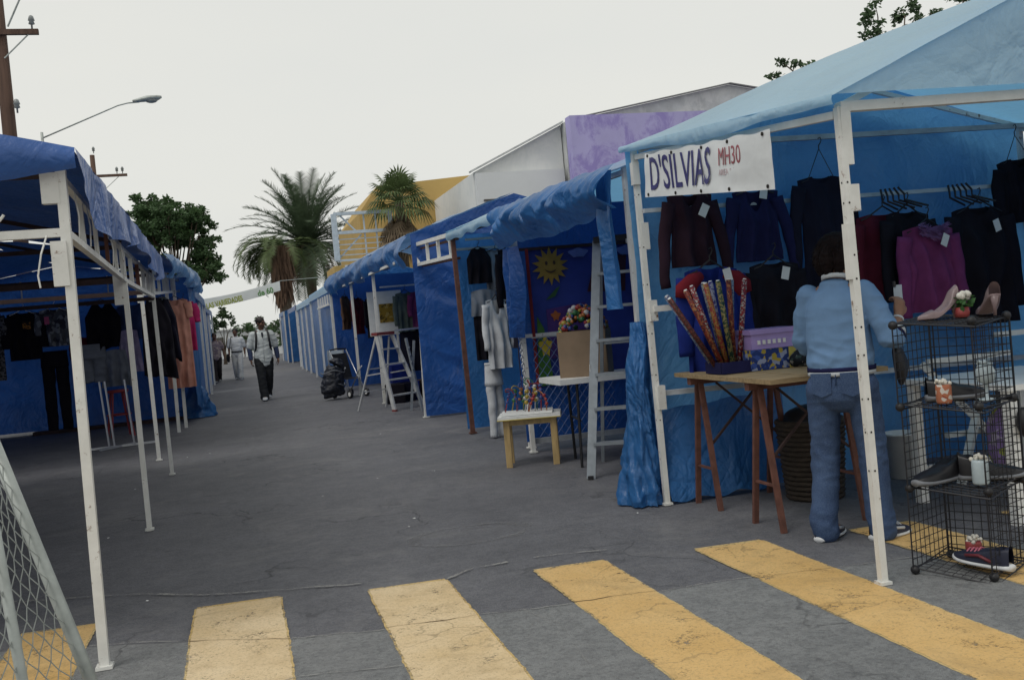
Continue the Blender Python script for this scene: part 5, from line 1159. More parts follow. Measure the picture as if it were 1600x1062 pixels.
# ---------------------------------------------------------------- toy stall goods
def toy_stall():
    r = thing('painted_backdrop', 'painted cloth backdrop with a smiling sun in the toy stall', 'backdrop', (3.6, 9.3, 0)); Y = 9.29
    q = lambda nm, c: mat(nm, c, .8, .25, 9, .1)
    sky_ = mat('painted_blue_cloth', (.028, .05, .26, 1), .8, .3, 3, .2)
    mb = MB(); patch(mb, (2.74, Y+.02, .62), (4.6, Y+.02, .62), (4.6, Y+.02, 1.97), (2.74, Y+.02, 1.97), .06, .006, 0, 4); mb.build('backdrop_cloth', sky_, r, True)
    def flat(nm, pts, m): mb = MB(); mb.poly([(x, Y, z) for x, z in pts][::-1], -.006); return mb.build(nm, m, r)
    def blob(nm, cx_, cz_, rx, rz_, m, n=18, k=.15): return flat(nm, [(cx_+rx*(1+k*math.sin(3*a))*math.cos(a), cz_+rz_*(1+k*math.sin(5*a))*math.sin(a)) for a in [2*PI*i/n for i in range(n)]], m)
    sx_, sz = 2.98, 1.80; pts = []
    for i in range(28): a = 2*PI*i/28; rr = .19 if i % 2 else .115; pts.append((sx_+rr*math.cos(a), sz+rr*math.sin(a)))
    flat('painted_sun', pts, q('sun_yellow', (.30, .20, .04, 1)))
    ey = q('sun_face', (.07, .04, .02, 1)); Y -= .008
    for dx in (-.04, .04): blob('painted_eye', sx_+dx, sz+.03, .013, .02, ey, 10, 0)
    flat('painted_smile', [(sx_-.06, sz-.03), (sx_-.03, sz-.06), (sx_, sz-.07), (sx_+.03, sz-.06), (sx_+.06, sz-.03), (sx_+.03, sz-.045), (sx_, sz-.052), (sx_-.03, sz-.045)], ey); Y += .008
    blob('painted_cloud', 3.28, 1.91, .10, .045, q('cloud_paint', (.13, .18, .42, 1)))
    blob('painted_cloud', 3.8, 1.9, .12, .05, q('cloud_paint_two', (.12, .17, .40, 1)))
    flat('painted_house', [(3.34, 1.52), (3.74, 1.5), (3.78, 1.86), (3.46, 1.86)], q('maroon_paint', (.05, .012, .022, 1)))
    flat('painted_hill', [(2.76, .64), (2.92, .64), (2.86, 1.2), (2.80, 1.32)], q('green_paint', (.05, .15, .03, 1)))
    flat('painted_ground', [(2.9, .9), (3.3, .9), (3.3, 1.42), (2.9, 1.38)], q('violet_paint', (.07, .03, .17, 1)))
    Y -= .008; blob('painted_flower', 2.99, 1.31, .045, .045, q('orange_paint', (.38, .11, .03, 1)), 18, .3); blob('painted_flower', 2.86, 1.02, .06, .09, q('yellow_paint_spot', (.55, .42, .04, 1)), 18, .3)
    flat('painted_border', [(2.735, .62), (2.765, .62), (2.765, 1.98), (2.735, 1.98)], q('red_border', (.20, .02, .02, 1))); flat('painted_leaf', [(2.9, 1.47), (3.02, 1.58), (3.06, 1.6), (3.0, 1.5)], q('leaf_paint', (.03, .10, .04, 1)))
    # wire mesh panel on the low wall
    r = thing('wire_mesh_panel', 'diamond wire mesh hung low on the wall behind the bead toy', 'mesh', (3, 9.2, 0)); mb = MB(); x0, x1, z0, z1 = 2.70, 3.5, .16, 1.12; p = .085
    for k in range(-14, 24):
        for sg in (1, -1):
            # line x - x0 = k p + sg (z - z0), clipped
            pts = []
            for z in (z0, z1):
                pts.append((x0+k*p+sg*(z-z0)*.8, z))
            (xa, za), (xb, zb) = pts
            def clip(xa, za, xb, zb):
                t0, t1 = 0, 1; dx = xb-xa
                for lo, sgn in ((x0, 1), (x1, -1)):
                    a = sgn*(xa-lo); b = sgn*(xb-lo)
                    if a < 0 and b < 0: return None
                    if a < 0: t0 = max(t0, a/(a-b))
                    if b < 0: t1 = min(t1, a/(a-b))
                return (t0, t1) if t0 < t1 else None
            c = clip(xa, za, xb, zb)
            if c: A = V((xa, 9.2, za)).lerp(V((xb, 9.2, zb)), c[0]); B = V((xa, 9.2, za)).lerp(V((xb, 9.2, zb)), c[1]); mb.tube([A, B], .0035, 4, False)
    mb.build('wire_mesh', mat('faded_blue_wire', (.09, .14, .30, 1), .6), r); MB().bar((x0, 9.2, z1), (x1, 9.2, z1), .012).build('mesh_rod', 'grey_rail', r)
    # folding table with carton
    r = thing('folding_table', 'white topped folding table carrying the carton of toys', 'table', (3.05, 8.35, 0)); MB().box((3.05, 8.35, .745), (.95, .62, .045)).build('tabletop', 'white', r)
    for x in (2.75, 3.35):
        MB().tube([(x, 8.12, .72), (x-.03, 8.08, 0)], .013, 8).build('leg', 'black', r); MB().tube([(x+.06, 8.55, .72), (x+.09, 8.6, 0)], .013, 8).build('leg', 'black', r); MB().tube([(x, 8.1, .4), (x+.075, 8.57, .4)], .009, 6).build('stretcher', 'black', r)
    r = thing('carton', 'open brown cardboard carton heaped with small toys', 'box', (2.93, 8.33, .768), -.5); w, d, h = .42, .36, .40; tk = .008
    for c, s_ in (((0, -d/2, h/2), (w, tk, h)), ((0, d/2, h/2), (w, tk, h)), ((-w/2, 0, h/2), (tk, d-tk*2.2, h)), ((w/2, 0, h/2), (tk, d-tk*2.2, h)), ((0, 0, .006), (w-.02, d-.02, .008))): MB().box(c, s_).build('carton_panel', 'card', r, False, False)
    MB().box((-w/2-.006, .03, h*.5), (.004, .05, h*.96)).build('packing_tape', mat('violet_tape', (.06, .05, .13, 1), .4), r, False, False)
    mb = MB(); rg = random.Random(6); ms = [mat('toy_%s' % n_, c, .35, .15) for n_, c in (('red', (.26, .03, .03, 1)), ('yellow', (.34, .25, .04, 1)), ('blue', (.03, .05, .20, 1)), ('white', (.45, .45, .45, 1)), ('green', (.03, .13, .05, 1)), ('orange', (.33, .12, .03, 1)))]
    for k in range(230):
        x, y = rg.uniform(-w*.46, w*.46), rg.uniform(-d*.46, d*.46); top = .36+.26*(1-(x/(w*.6))**2)*(1-(y/(d*.62))**2)*1.0
        mb.cur = rg.randrange(6); mb.ball((x, y, top-rg.uniform(0, .05)), rg.uniform(.016, .028), 7, 5)
    o = mb.build('toy_pile', ms, None, True, False); o.location = (2.93, 8.33, .768); o.rotation_euler = (0, 0, -.5); tag(o, 'heap of small red yellow and blue toys in the carton', 'toys'); o['kind'] = 'stuff'
    # pine toy table and bead maze
    r = thing('toy_table', 'small pine table with four thick legs in front of the toy stall', 'table', (2.46, 8.66, 0), -.33); 
    MB().box((0, 0, .445), (.56, .40, .026)).build('tabletop', 'white', r, False, False); MB().box((0, 0, .429), (.57, .41, .008)).build('yellow_edge', mat('yellow_edging', (.5, .4, .1, 1)), r, False, False); MB().box((0, 0, .398), (.44, .29, .05)).build('apron', 'wood_pale', r, False, False)
    for x in (-.21, .21):
        for y in (-.135, .135): MB().box((x, y, .211), (.055, .055, .42)).build('leg', 'wood_pale', r, False, False)
    r = thing('bead_maze', 'bead maze toy of looped coloured wires on the pine table', 'toy', (2.44, 8.66, .46), -.33); cols = ['red', 'yellow', 'blue', 'green', 'orange', 'white']
    MB().box((0, 0, .012), (.46, .28, .02)).build('base', 'white', r, False, False); rg = random.Random(3); tm = {c: MT_ for c, MT_ in zip(['red', 'yellow', 'blue', 'white', 'green', 'orange'], ms)}
    for k in range(7):
        x0 = -.2+.055*k; x1 = x0+rg.uniform(.07, .16)*(1 if k < 5 else -1); y0 = rg.uniform(-.1, .1); h = rg.uniform(.16, .30); pts = []
        for i in range(17): t = i/16; pts.append((x0+(x1-x0)*t+.03*math.sin(t*9), y0+.05*math.sin(t*7+k), .022+h*math.sin(PI*t)**.6*(1+.12*math.sin(t*11))))
        MB().tube(pts, .005, 6).build('loop_wire', tm[cols[k % 6]], r, True, False)
        mb = MB()
        for i in (1, 2, 3, 13, 14, 15): mb.ball(pts[i], rg.uniform(.013, .02), 8, 6)
        mb.build('beads', tm[cols[(k+2) % 6]], r, True, False, 'stuff')
    # chain hanging from the white post
    r = thing('hanging_chain', 'steel chain hanging down the white post of the toy stall', 'chain', (2.6, 9.2, 1.0)); 
    for k in range(44):
        z = 2.02-k*.033; x = 2.585+.0*k; y = 9.25-.002*k; mb = MB(); pts = []
        for i in range(9): a = 2*PI*i/8; u = .013*math.cos(a); w = .024*math.sin(a); pts.append((x+(u if k % 2 else 0), y+(0 if k % 2 else u), z+w))
        mb.tube(pts, .005, 5, False); mb.build('chain_link', 'chrome', r, True)
toy_stall()
def stepladder(name, label, loc, rz, H, w0, w1, spread, steps, m='alu', cap='black', rw=(.075, .028), rear=(.03, .022)):
    r = thing(name, label, 'ladder', loc, rz)
    for sg in (-1, 1): MB().bar((sg*w0/2, -spread/2, 0), (sg*w1/2, 0, H), rw[1], rw[0], (0, 1, 0)).build('rail', m, r, False, False); MB().bar((sg*w0/2*.96, spread/2, 0), (sg*w1/2*.9, .04, H-.05), rear[1], rear[0], (0, 1, 0)).build('rear_leg', m, r, False, False)
    for k in range(steps):
        t = (k+1)/(steps+1); w = w0+(w1-w0)*t; MB().box((0, -spread/2*(1-t), H*t), (w-.03, .085, .024)).build('step', m, r, False, False)
    MB().box((0, .02, H+.01), (w1+.05, .15, .05)).build('top_cap', cap, r, False, False)
    for t in (.25, .55): w = w0+(w1-w0)*t; MB().bar((-w/2*.95, spread/2*(1-t)+.02, H*t), (w/2*.95, spread/2*(1-t)+.02, H*t), .018).build('rear_brace', m, r, False, False)
    for sg in (-1, 1): MB().bar((sg*w0*.43, -spread*.22, H*.5), (sg*w0*.42, spread*.24, H*.47), .012, .02).build('spreader', m, r, False, False); MB().box((sg*w0/2, -spread/2, .015), (.04, .09, .03)).build('foot', cap, r, False, False)
    return r
sl = stepladder('stepladder', 'tall aluminium stepladder beside the tied blue bundle', (3.12, 7.69, 0), -.45, 1.90, .78, .44, .86, 6, rw=(.03, .07), rear=(.03, .03))
MB().box((-.342, -.235, .75), (.004, .04, .30)).build('sticker', 'white', sl, False, False)
stepladder('stepladder', 'small pale stepladder with red cap standing out in the street', (2.28, 16.35, 0), .55, 1.24, .62, .32, .95, 4, 'alu_pale', mat('red_ladder_cap', (.22, .05, .05, 1), .5))

# ---------------------------------------------------------------- clothes in the rusty post stall
G3 = 'clothes in the stall with the rusty post'
garment('blouse', 'short black top hanging next to the rusty post', 'blouse', (2.84, 11.62, 2.27), 0, DK['black'], .15, .44, .0, strap=1, neck=(.05, .03), hang=.06, seed=31, group=G3)
garment('skirt', 'grey skirt with a pink waistband under the black top', 'skirt', (2.86, 11.62, 1.74), 0, DK['grey'], .15, .32, 0, neck=(0, 0), hang=.04, seed=32, group=G3, flare=.15, hook=False)
garment('blouse', 'black short garment under the grey skirt', 'blouse', (2.86, 11.62, 1.43), 0, DK['black'], .15, .55, 0, neck=(.03, .02), hang=.03, seed=33, group=G3, hook=False)
garment('vest', 'grey denim vest behind the hanging black coats', 'vest', (3.06, 11.66, 2.24), 0, DK['grey'], .14, .5, 0, neck=(.06, .02), hang=.06, seed=34, group=G3)
garment('coat', 'black coat hanging beside the steel chain', 'coat', (3.02, 10.9, 2.22), .5, DK['black'], .17, .95, .6, .06, .05, 0, (.1, .02), seed=35, group=G3, depth=.07)
garment('coat', 'second black coat close behind the steel chain', 'coat', (2.96, 10.3, 2.2), .7, DK['ink'], .16, 1.1, .6, .06, .05, 0, (.1, .02), seed=36, group=G3, depth=.07)
garment('blouse', 'long white blouse hanging in the clothes stall', 'blouse', (2.78, 10.75, 1.66), .4, DK['white'], .15, .78, .5, .05, .1, 0, (.18, .02), seed=37, group=G3, depth=.06)
trousers('white trousers hanging down to the asphalt below the white blouse', (2.70, 10.85, .90), .5, DK['white'], .11, .84, 38, G3, hook=False)
garment('dress', 'dark dotted dress low behind the bead toy', 'dress', (2.92, 10.1, 1.35), .5, printed('dark_dots', (.02, .015, .03, 1), [(.2, .12, .18, 1), (.03, .03, .14, 1)], 30, .7), .15, .85, 0, neck=(.05, .02), hang=.05, seed=39, group=G3, hook=False)
# ---------------------------------------------------------------- goods of the large blue stall
G4 = 'clothes in the large blue stall'
garment('shirt', 'brown plaid shirt hanging at the far opening of the large stall', 'shirt', (2.28, 21.9, 2.22), 1.1, DK['brown'], .2, .75, .5, seed=41, group=G4)
garment('shirt', 'dark red shirt next to the brown plaid one', 'shirt', (2.5, 21.6, 2.15), .9, DK['wine'], .2, .8, .55, seed=42, group=G4)
garment('shirt', 'black shirt beside the dark red one', 'shirt', (2.75, 21.2, 2.1), .8, DK['black'], .2, .85, .55, seed=43, group=G4)
garment('jacket', 'grey green jacket next to the magenta top', 'jacket', (3.05, 18.55, 2.08), .3, DK['khaki'], .2, .75, .55, seed=44, group=G4)
garment('shirt', 'magenta top hanging inside the large blue stall', 'shirt', (3.36, 18.5, 2.08), .1, DK['pink'], .22, .72, .4, seed=45, group=G4)
garment('skirt', 'dark blue skirt hanging below the magenta top', 'skirt', (3.2, 18.6, 1.42), 0, DK['ink'], .3, .9, 0, neck=(0, 0), hang=.04, seed=46, group=G4, flare=.1, hook=False)
garment('dress', 'brown red dress low inside the large blue stall', 'dress', (3.5, 18.4, 1.3), 0, DK['brown'], .2, .9, 0, neck=(0, 0), hang=.04, seed=47, group=G4, hook=False)
def r4_goods():
    r = thing('poster_board', 'white poster board with a yellow printed square in the large stall', 'poster', (2.72, 19.2, 0)); MB().box((2.75, 19.2, 1.62), (.66, .02, .85)).build('board', 'white', r); MB().box((2.83, 19.184, 1.62), (.4, .006, .36)).build('printed_square', printed('yellow_print', (.30, .19, .03, 1), [(.1, .07, .02, 1), (.4, .3, .1, 1)], 25, .6), r)
    MB().box((2.62, 19.23, .6), (.04, .04, 1.2)).build('easel_leg', 'pole', r); MB().box((2.95, 19.23, .6), (.04, .04, 1.2)).build('easel_leg', 'pole', r)
    # pushchair loaded with a big black bag
    x, y = 2.05, 20.3; r = thing('pushchair', 'black pushchair with small wheels at the opening of the large stall', 'pushchair', (x, y, 0), .5)
    for sx_ in (-.2, .2):
        for sy in (-.28, .28):
            w = MB().lathe([(.03, -.02), (.08, -.02), (.085, 0), (.08, .02), (.03, .02)], (sx_, sy, .085), 16, Matrix.Rotation(PI/2, 3, 'Y')).build('wheel', 'black', r, True, False); MB().lathe([(.045, -.024), (.045, .024)], (sx_, sy, .085), 12, Matrix.Rotation(PI/2, 3, 'Y')).build('hub', 'white', w, False, False)
        MB().tube([(sx_, -.28, .1), (sx_, 0, .45), (sx_, .32, .98)], .012, 7).build('frame_tube', 'chrome', r, True, False); MB().tube([(sx_, .28, .1), (sx_, -.05, .5), (sx_, -.2, .62)], .012, 7).build('frame_tube', 'chrome', r, True, False)
    MB().tube([(-.2, .32, .98), (0, .34, 1.0), (.2, .32, .98)], .016, 7).build('handle', 'black', r, True, False)
    mb = MB(); patch(mb, (-.19, -.22, .38), (.19, -.22, .38), (.19, .18, .4), (-.19, .18, .4), .05, .02); patch(mb, (-.19, .16, .4), (.19, .16, .4), (.19, .3, .9), (-.19, .3, .9), .05, .02); mb.build('seat', 'black', r, True, False)
    bag = thing('backpack', 'bulging black backpack standing in front of the pushchair', 'backpack', (1.72, 20.1, .42)); mb = MB()
    for P_, R2 in (([(0, 0, -.34), (-.03, 0, -.1), (.06, .02, .22)], [(.2, .15), (.22, .17), (.16, .13)]), ([(-.06, -.16, -.25), (-.04, -.15, -.02)], [(.14, .07), (.12, .06)]), ([(.08, 0, .28), (.14, .02, .37)], [(.15, .11), (.09, .07)]), ([(-.2, 0, -.28), (-.19, 0, -.05)], [(.06, .09), (.05, .08)])):
        mb.tube(P_, R2, 16, True, side=(1, 0, 0))
    o = mb.build('bag_body', mat('black_nylon', (.02, .023, .034, 1), .5, .4, 8, .3), bag, True, False); evalmesh(o, [('REMESH', dict(mode='VOXEL', voxel_size=.014)), ('SMOOTH', dict(iterations=4, factor=.5))])
    for v_ in o.data.vertices: c_ = v_.co; v_.co = c_+v_.normal*(.03*ridge((c_.x, c_.y, c_.z*1.6), 6, 3)+.015*nz(c_, 16, 2))
    for z in (-.12, .14): MB().tube([(.235*math.cos(a), .20*math.sin(a), z+.03*math.sin(3*a)) for a in [PI+PI*i/12 for i in range(13)]], .012, 5).build('strap', mat('grey_strap', (.14, .15, .17, 1), .6), bag, True, False)
    r = thing('dark_crate_heap', 'heap of dark boxes and bags behind the small stepladder', 'boxes', (2.75, 17.6, 0)); rg = random.Random(8)
    for k in range(7): MB().box((2.55+.17*k % .9, 17.5+.2*(k % 4), .17+.33*(k//4)), (.34, .3, .32), Matrix.Rotation(rg.uniform(-.3, .3), 3, 'Z')).build('box', DK[('black', 'ink', 'royal', 'brown')[k % 4]], r)
    r = thing('silver_rack', 'silver folding rack leaning by the corner pole of the large stall', 'rack', (2.7, 15.3, 0))
    for a, b in (((2.62, 15.25, 0), (2.5, 15.5, 1.15)), ((2.5, 15.6, 0), (2.66, 15.7, 1.1))): MB().bar(a, b, .035).build('leg', 'alu', r)
    for k in range(9): MB().bar((2.50+.012*k, 15.3, 1.0-.11*k), (2.58+.008*k, 15.7, 1.0-.11*k), .02).build('rung', 'alu', r)
    # light blue boxes and chair back by the post
    r = thing('metal_chair', 'pale blue metal chair standing by the far post of the large stall', 'chair', (2.05, 22.6, 0))
    for dx, dy in ((-.18, -.18), (.18, -.18), (-.18, .18), (.18, .18)): MB().tube([(2.05+dx, 22.6+dy, 0), (2.05+dx*.95, 22.6+dy*.95, .45 if dy < 0 else .95)], .013, 6).build('leg', 'chrome', r)
    MB().box((2.05, 22.6, .46), (.4, .4, .025)).build('seat', 'blue_grey_steel', r); MB().box((2.05, 22.78, .8), (.38, .02, .25)).build('backrest', 'blue_grey_steel', r)
r4_goods()

# ---------------------------------------------------------------- clothes on the left rail
G5 = 'clothes on the long white rail'
Y = 17.42
garment('dress', 'dark speckled dress at the outer end of the white rail', 'dress', (-3.86, Y, 2.25), 0, printed('speckle', (.03, .03, .035, 1), [(.14, .14, .15, 1)], 40, .6), .24, 1.1, .3, seed=51, group=G5, depth=.07)
t = garment('t_shirt', 'black tee shirt with an orange chest print on a white hanger', 't-shirt', (-3.3, Y, 2.22), 0, DK['black'], .24, .78, .5, .1, seed=52, group=G5, hm='white', depth=.07)
MB().box((.06, -.105, -.33), (.12, .006, .12)).build('chest_print', printed('orange_print_patch', (.02, .015, .015, 1), [(.35, .15, .03, 1)], 60, .5), t, False, False)
t = garment('t_shirt', 'grey printed top with a pink spot on a white hanger', 't-shirt', (-2.84, Y, 2.24), 0, printed('grey_camo', (.11, .12, .14, 1), [(.26, .28, .31, 1), (.05, .05, .07, 1)], 14, .5), .22, .62, .35, .08, seed=53, group=G5, hm='white', depth=.07)
MB().box((-.1, -.105, -.3), (.07, .006, .12)).build('pink_spot', mat('pink_print', (.5, .08, .2, 1)), t, False, False)
trousers('long black trousers hanging below the grey printed top', (-2.92, Y+.1, 1.5), 0, DK['black'], .2, 1.28, 54, G5, hook=False)
garment('shirt', 'dark red shirt half behind the near white pole', 'shirt', (-2.42, Y+.1, 1.75), 0, DK['wine'], .18, .6, .3, seed=55, group=G5, hook=False)
garment('halter_top', 'black halter top with thin straps on the white rail', 'blouse', (-2.12, Y, 2.28), 0, DK['black'], .27, .78, 0, strap=1, neck=(.12, .1), seed=56, group=G5, hem=.1, depth=.07)
trousers('grey shorts with a small print hanging low on the rail', (-2.32, Y-.05, 1.55), .1, DK['grey'], .2, .62, 57, G5, 'shorts', False, True)
garment('skirt', 'light grey skirt with a small orange print', 'skirt', (-1.98, Y-.05, 1.42), -.1, DK['grey'], .17, .62, 0, neck=(0, 0), hang=.03, flare=.5, seed=58, group=G5, hook=False, hem=.06, depth=.08)
garment('skirt', 'lilac and pale blue skirt behind the second white pole', 'skirt', (-1.75, Y, 1.72), 0, mat('lilac_cloth', (.30, .26, .42, 1), .9), .14, .7, 0, neck=(0, 0), hang=.03, flare=.4, seed=59, group=G5, hook=False)
garment('shirt', 'grey blue shirt on the white rail', 'shirt', (-1.66, Y+.15, 2.22), 0, DK['blue'], .24, .6, .3, seed=60, group=G5)
garment('dress', 'black dress hanging by the truss of the clothes stall', 'dress', (-1.12, 15.0, 2.18), .5, DK['black'], .2, 1.15, 0, strap=1, seed=61, group=G5, flare=.25, depth=.1, hem=.1)
garment('dress', 'second black dress nearer the walkers', 'dress', (-1.06, 15.7, 2.18), .5, DK['ink'], .18, .95, 0, strap=1, seed=62, group=G5, flare=.25, depth=.1, hem=.1)
garment('dress', 'long peach dress hanging outermost on the street side', 'dress', (-.96, 17.0, 2.22), .15, DK['peach'], .20, 1.45, .25, .07, .1, 0, (.12, .03), seed=63, group=G5, depth=.08, out=.03)
garment('dress', 'hot pink dress just behind the peach one', 'dress', (-.86, 17.6, 2.2), .3, DK['hot'], .17, .85, .3, .07, seed=64, group=G5, depth=.08)
garment('scarf', 'cream floral scarf hung over the peach dress', 'scarf', (-1.12, 16.8, 2.2), .2, printed('cream_floral', (.4, .36, .26, 1), [(.25, .22, .1, 1), (.2, .3, .3, 1)], 25, .6), .06, .75, 0, neck=(0, 0), hang=.05, seed=65, group=G5)
def l2_goods():
    red = mat('red_chair_plastic', (.22, .025, .03, 1), .5); x, y = -1.95, 16.9
    r = thing('red_stool', 'red legged stool standing under the hanging shorts', 'stool', (x, y, 0), .3); MB().lathe([(0, .70), (.17, .70), (.17, .74), (0, .75)], (0, 0, 0), 20).build('seat', red, r, True, False)
    for k in range(4): a = PI/4+k*PI/2; MB().bar((.24*math.cos(a), .24*math.sin(a), 0), (.12*math.cos(a), .12*math.sin(a), .7), .028).build('leg', red, r, False, False)
    MB().tube([(.18*math.cos(2*PI*i/20), .18*math.sin(2*PI*i/20), .35) for i in range(21)], .012, 6, False).build('ring', red, r, True, False)
    x, y = -1.78, 14.9; r = thing('garment_rack', 'chrome upright garment rack with a flat cross base on the ground', 'rack', (x, y, 0))
    MB().bar((x-.42, y-.02, .025), (x+.5, y+.12, .025), .03).build('foot_bar', 'chrome', r); MB().bar((x-.2, y-.25, .025), (x+.2, y+.25, .025), .03).build('foot_bar', 'chrome', r)
    for dx in (-.11, -.04, .22): MB().tube([(x+dx, y, .02), (x+dx-.05, y, .95)], .014, 8).build('upright', 'chrome', r)
l2_goods()

# ---------------------------------------------------------------- leaning chain link panel
def chain_link():
    r = thing('chain_link_panel', 'grey chain link gate panel leaning beside the open stall', 'gate', (-.6, 2.45, 0))
    # panel plane: leaning side pipe p -> q, and inner pipe
    a, b = V((-.25, 2.50, .0)), V((-.602, 2.52, 1.3)); c, d = V((-.459, 2.3, .0)), V((-.553, 2.3, 1.3))
    MB().tube([a, a.lerp(b, .5), b], .0155, 12).build('frame_pipe', 'galv', r, True)
    MB().tube([c, d], .0115, 12).build('frame_pipe', 'galv', r, True); MB().tube([b, d], .02, 10).build('frame_pipe', 'galv', r, True)
    e, f = c+(c-a)*1.5, d+(d-b)*1.5
    MB().tube([e, f], .02, 12).build('frame_pipe', 'galv', r, True); MB().tube([a.lerp(b, .02), e.lerp(f, .02)], .02, 10).build('frame_pipe', 'galv', r, True); MB().tube([d, f], .02, 10).build('frame_pipe', 'galv', r, True)
    MB().tube([a.lerp(b, .36), a.lerp(b, .37)], .019, 12).build('clamp', 'galv', r, True)
    # woven mesh
    mb = MB(); H = 24; W = 22
    def P(u, v):
        p = a.lerp(b, v).lerp(e.lerp(f, v), u); return p
    n = (b-a).cross(e-a).normalized()
    for k in range(W+1):
        for sg in (0,):
            pts = []
            for i in range(2*H+1):
                u = (k+(.5 if (i+k) % 2 else -.5)*(1.0))/W; u = min(1, max(0, u)); pts.append(P(u, i/(2*H))+n*(.004 if i % 2 else -.004))
            mb.tube(pts, .0015, 4, False)
    mb.build('chain_mesh', 'galv', r, True, kind='stuff')
chain_link()

# ================================================================ PEOPLE
def cat_rom(p, n):
    out = []
    for i in range(len(p)-1):
        a, b, c, d = p[max(i-1, 0)], p[i], p[i+1], p[min(i+2, len(p)-1)]
        for k in range(n):
            t = k/n; out.append([.5*(2*b[j]+(c[j]-a[j])*t+(2*a[j]-5*b[j]+4*c[j]-d[j])*t*t+(3*b[j]-a[j]-3*c[j]+d[j])*t**3) for j in range(len(b))])
    out.append(list(p[-1])); return out
def limb(mb, pts, rad, side=(1, 0, 0), n=16, sub=5, round_=True):
    """tapered limb: points, radii (rx, ry), rounded ends"""
    q = [list(p)+list(r_ if isinstance(r_, (tuple, list)) else (r_, r_)) for p, r_ in zip(pts, rad)]
    q = cat_rom(q, sub); P = [V(x[:3]) for x in q]; R_ = [(max(.002, x[3]), max(.002, x[4])) for x in q]
    if round_:
        for end in (0, -1):
            o = P[end]; d = (P[end]-P[1 if end == 0 else -2]).normalized(); r0 = R_[end]; m = min(r0); new = []
            for k in (1, 2, 3): a = k*PI/6.3; new.append((o+d*m*math.sin(a)*.9, (r0[0]*math.cos(a), r0[1]*math.cos(a))))
            if end == 0: P = [x[0] for x in new[::-1]]+P; R_ = [x[1] for x in new[::-1]]+R_
            else: P = P+[x[0] for x in new]; R_ = R_+[x[1] for x in new]
    mb.tube(P, R_, n, True, side=side)
def skinned(mb, name, m, parent, voxel, wr=0, wf=14, seed=1, it=4, zfade=None):
    o = mb.build(name, m, parent, True, False)
    evalmesh(o, [('REMESH', dict(mode='VOXEL', voxel_size=voxel)), ('SMOOTH', dict(iterations=it, factor=.5))])
    if wr:
        me = o.data; nn = [v.normal.copy() for v in me.vertices]
        for v, n in zip(me.vertices, nn):
            c = v.co; w = .7*ridge((c.x*.75+c.z*.35, c.y*.75, c.z*1.9), wf*.55, seed)+.35*ridge((c.x-c.z*.6, c.y, c.z), wf*.9, seed+4)+.3*nz(c, wf*1.6, seed+1)-.3
            k = 1 if zfade is None else zfade(c)
            v.co = c+n*wr*w*k
    return o
def ring(parent, name, m, c, rx, ry, w, h, rot=None, n=36, tilt=0):
    mb = MB(); R_ = rot or Matrix.Identity(3); pts = [V(c)+R_ @ V((rx*math.cos(2*PI*i/n), ry*math.sin(2*PI*i/n), 0)) for i in range(n+1)]
    ax = R_ @ V((0, 0, 1)); vs = []
    for i in range(n+1):
        d = (pts[i]-V(c)).normalized()
        for a, b in ((-w, -h), (w, -h), (w, h), (-w, h)): vs.append(pts[i]+d*a+ax*b)
    mb.add(vs, [(i*4+k, i*4+(k+1) % 4, (i+1)*4+(k+1) % 4, (i+1)*4+k) for i in range(n) for k in range(4)])
    return mb.build(name, m, parent, True, False)
def hand(mb, wrist, d, palm_n, s_=1.0, curl=.5, thumb=1, n=8):
    """palm and five fingers from the wrist along d; palm faces palm_n; thumb to the thumb side"""
    d = V(d).normalized(); pn = V(palm_n); pn = (pn-d*pn.dot(d)).normalized(); sd = d.cross(pn).normalized()*thumb
    w = V(wrist); k = w+d*.085*s_
    limb(mb, [w, w+d*.04*s_, k], [(.026*s_, .019*s_), (.037*s_, .019*s_), (.039*s_, .016*s_)], side=sd, n=10, sub=3)
    for i, (off, L) in enumerate(((.029, .072), (.010, .082), (-.010, .076), (-.028, .060))):
        b = k+sd*off*s_; p1 = b+(d*math.cos(curl)+pn*math.sin(curl))*L*.45*s_; c2 = curl*2.1; p2 = p1+(d*math.cos(c2)+pn*math.sin(c2))*L*.33*s_; c3 = curl*2.9; p3 = p2+(d*math.cos(c3)+pn*math.sin(c3))*L*.25*s_
        limb(mb, [b-d*.015*s_, b, p1, p2, p3], [.0095*s_, .0095*s_, .0088*s_, .0082*s_, .007*s_], side=sd, n=n, sub=2)
    t0 = w+d*.022*s_+sd*.025*s_; t1 = t0+(sd*.7+d*.7+pn*.2).normalized()*.038*s_; t2 = t1+(d*.85+sd*.15+pn*(.35+curl*.4)).normalized()*.032*s_; t3 = t2+(d*.8+pn*(.4+curl*.5)).normalized()*.024*s_
    limb(mb, [t0-sd*.012*s_, t0, t1, t2, t3], [.013*s_, .013*s_, .011*s_, .0095*s_, .008*s_], side=pn, n=n, sub=2)
def head(mb, c, yaw, nod, s_=1.0):
    R_ = Matrix.Rotation(yaw, 3, 'Z') @ Matrix.Rotation(nod, 3, 'X'); c = V(c)
    def B(p, r_, sc_): 
        t = MB(); t.ball((0, 0, 0), r_, 18, 12, sc_); mb.add([c+R_ @ (V(p)*s_+V(q)*s_) for q in t.v], t.f)
    B((0, -.012, .02), .1, (.77, .95, .98)); B((0, .022, -.035), .08, (.78, .85, .98)); B((0, .042, -.085), .042, (.9, .8, .7))
    B((0, .092, -.018), .015, (.8, 1, 1.5)); B((0, .103, -.034), .013, (1.1, 1, .8)); B((0, .082, .028), .03, (1.9, .5, .5)); B((0, .082, -.062), .018, (1.4, .7, .45))
    for sg in (-1, 1): B((sg*.078, -.008, -.012), .026, (.35, .75, 1.2)); B((sg*.045, .06, -.03), .03, (1, .8, .9))
    return R_
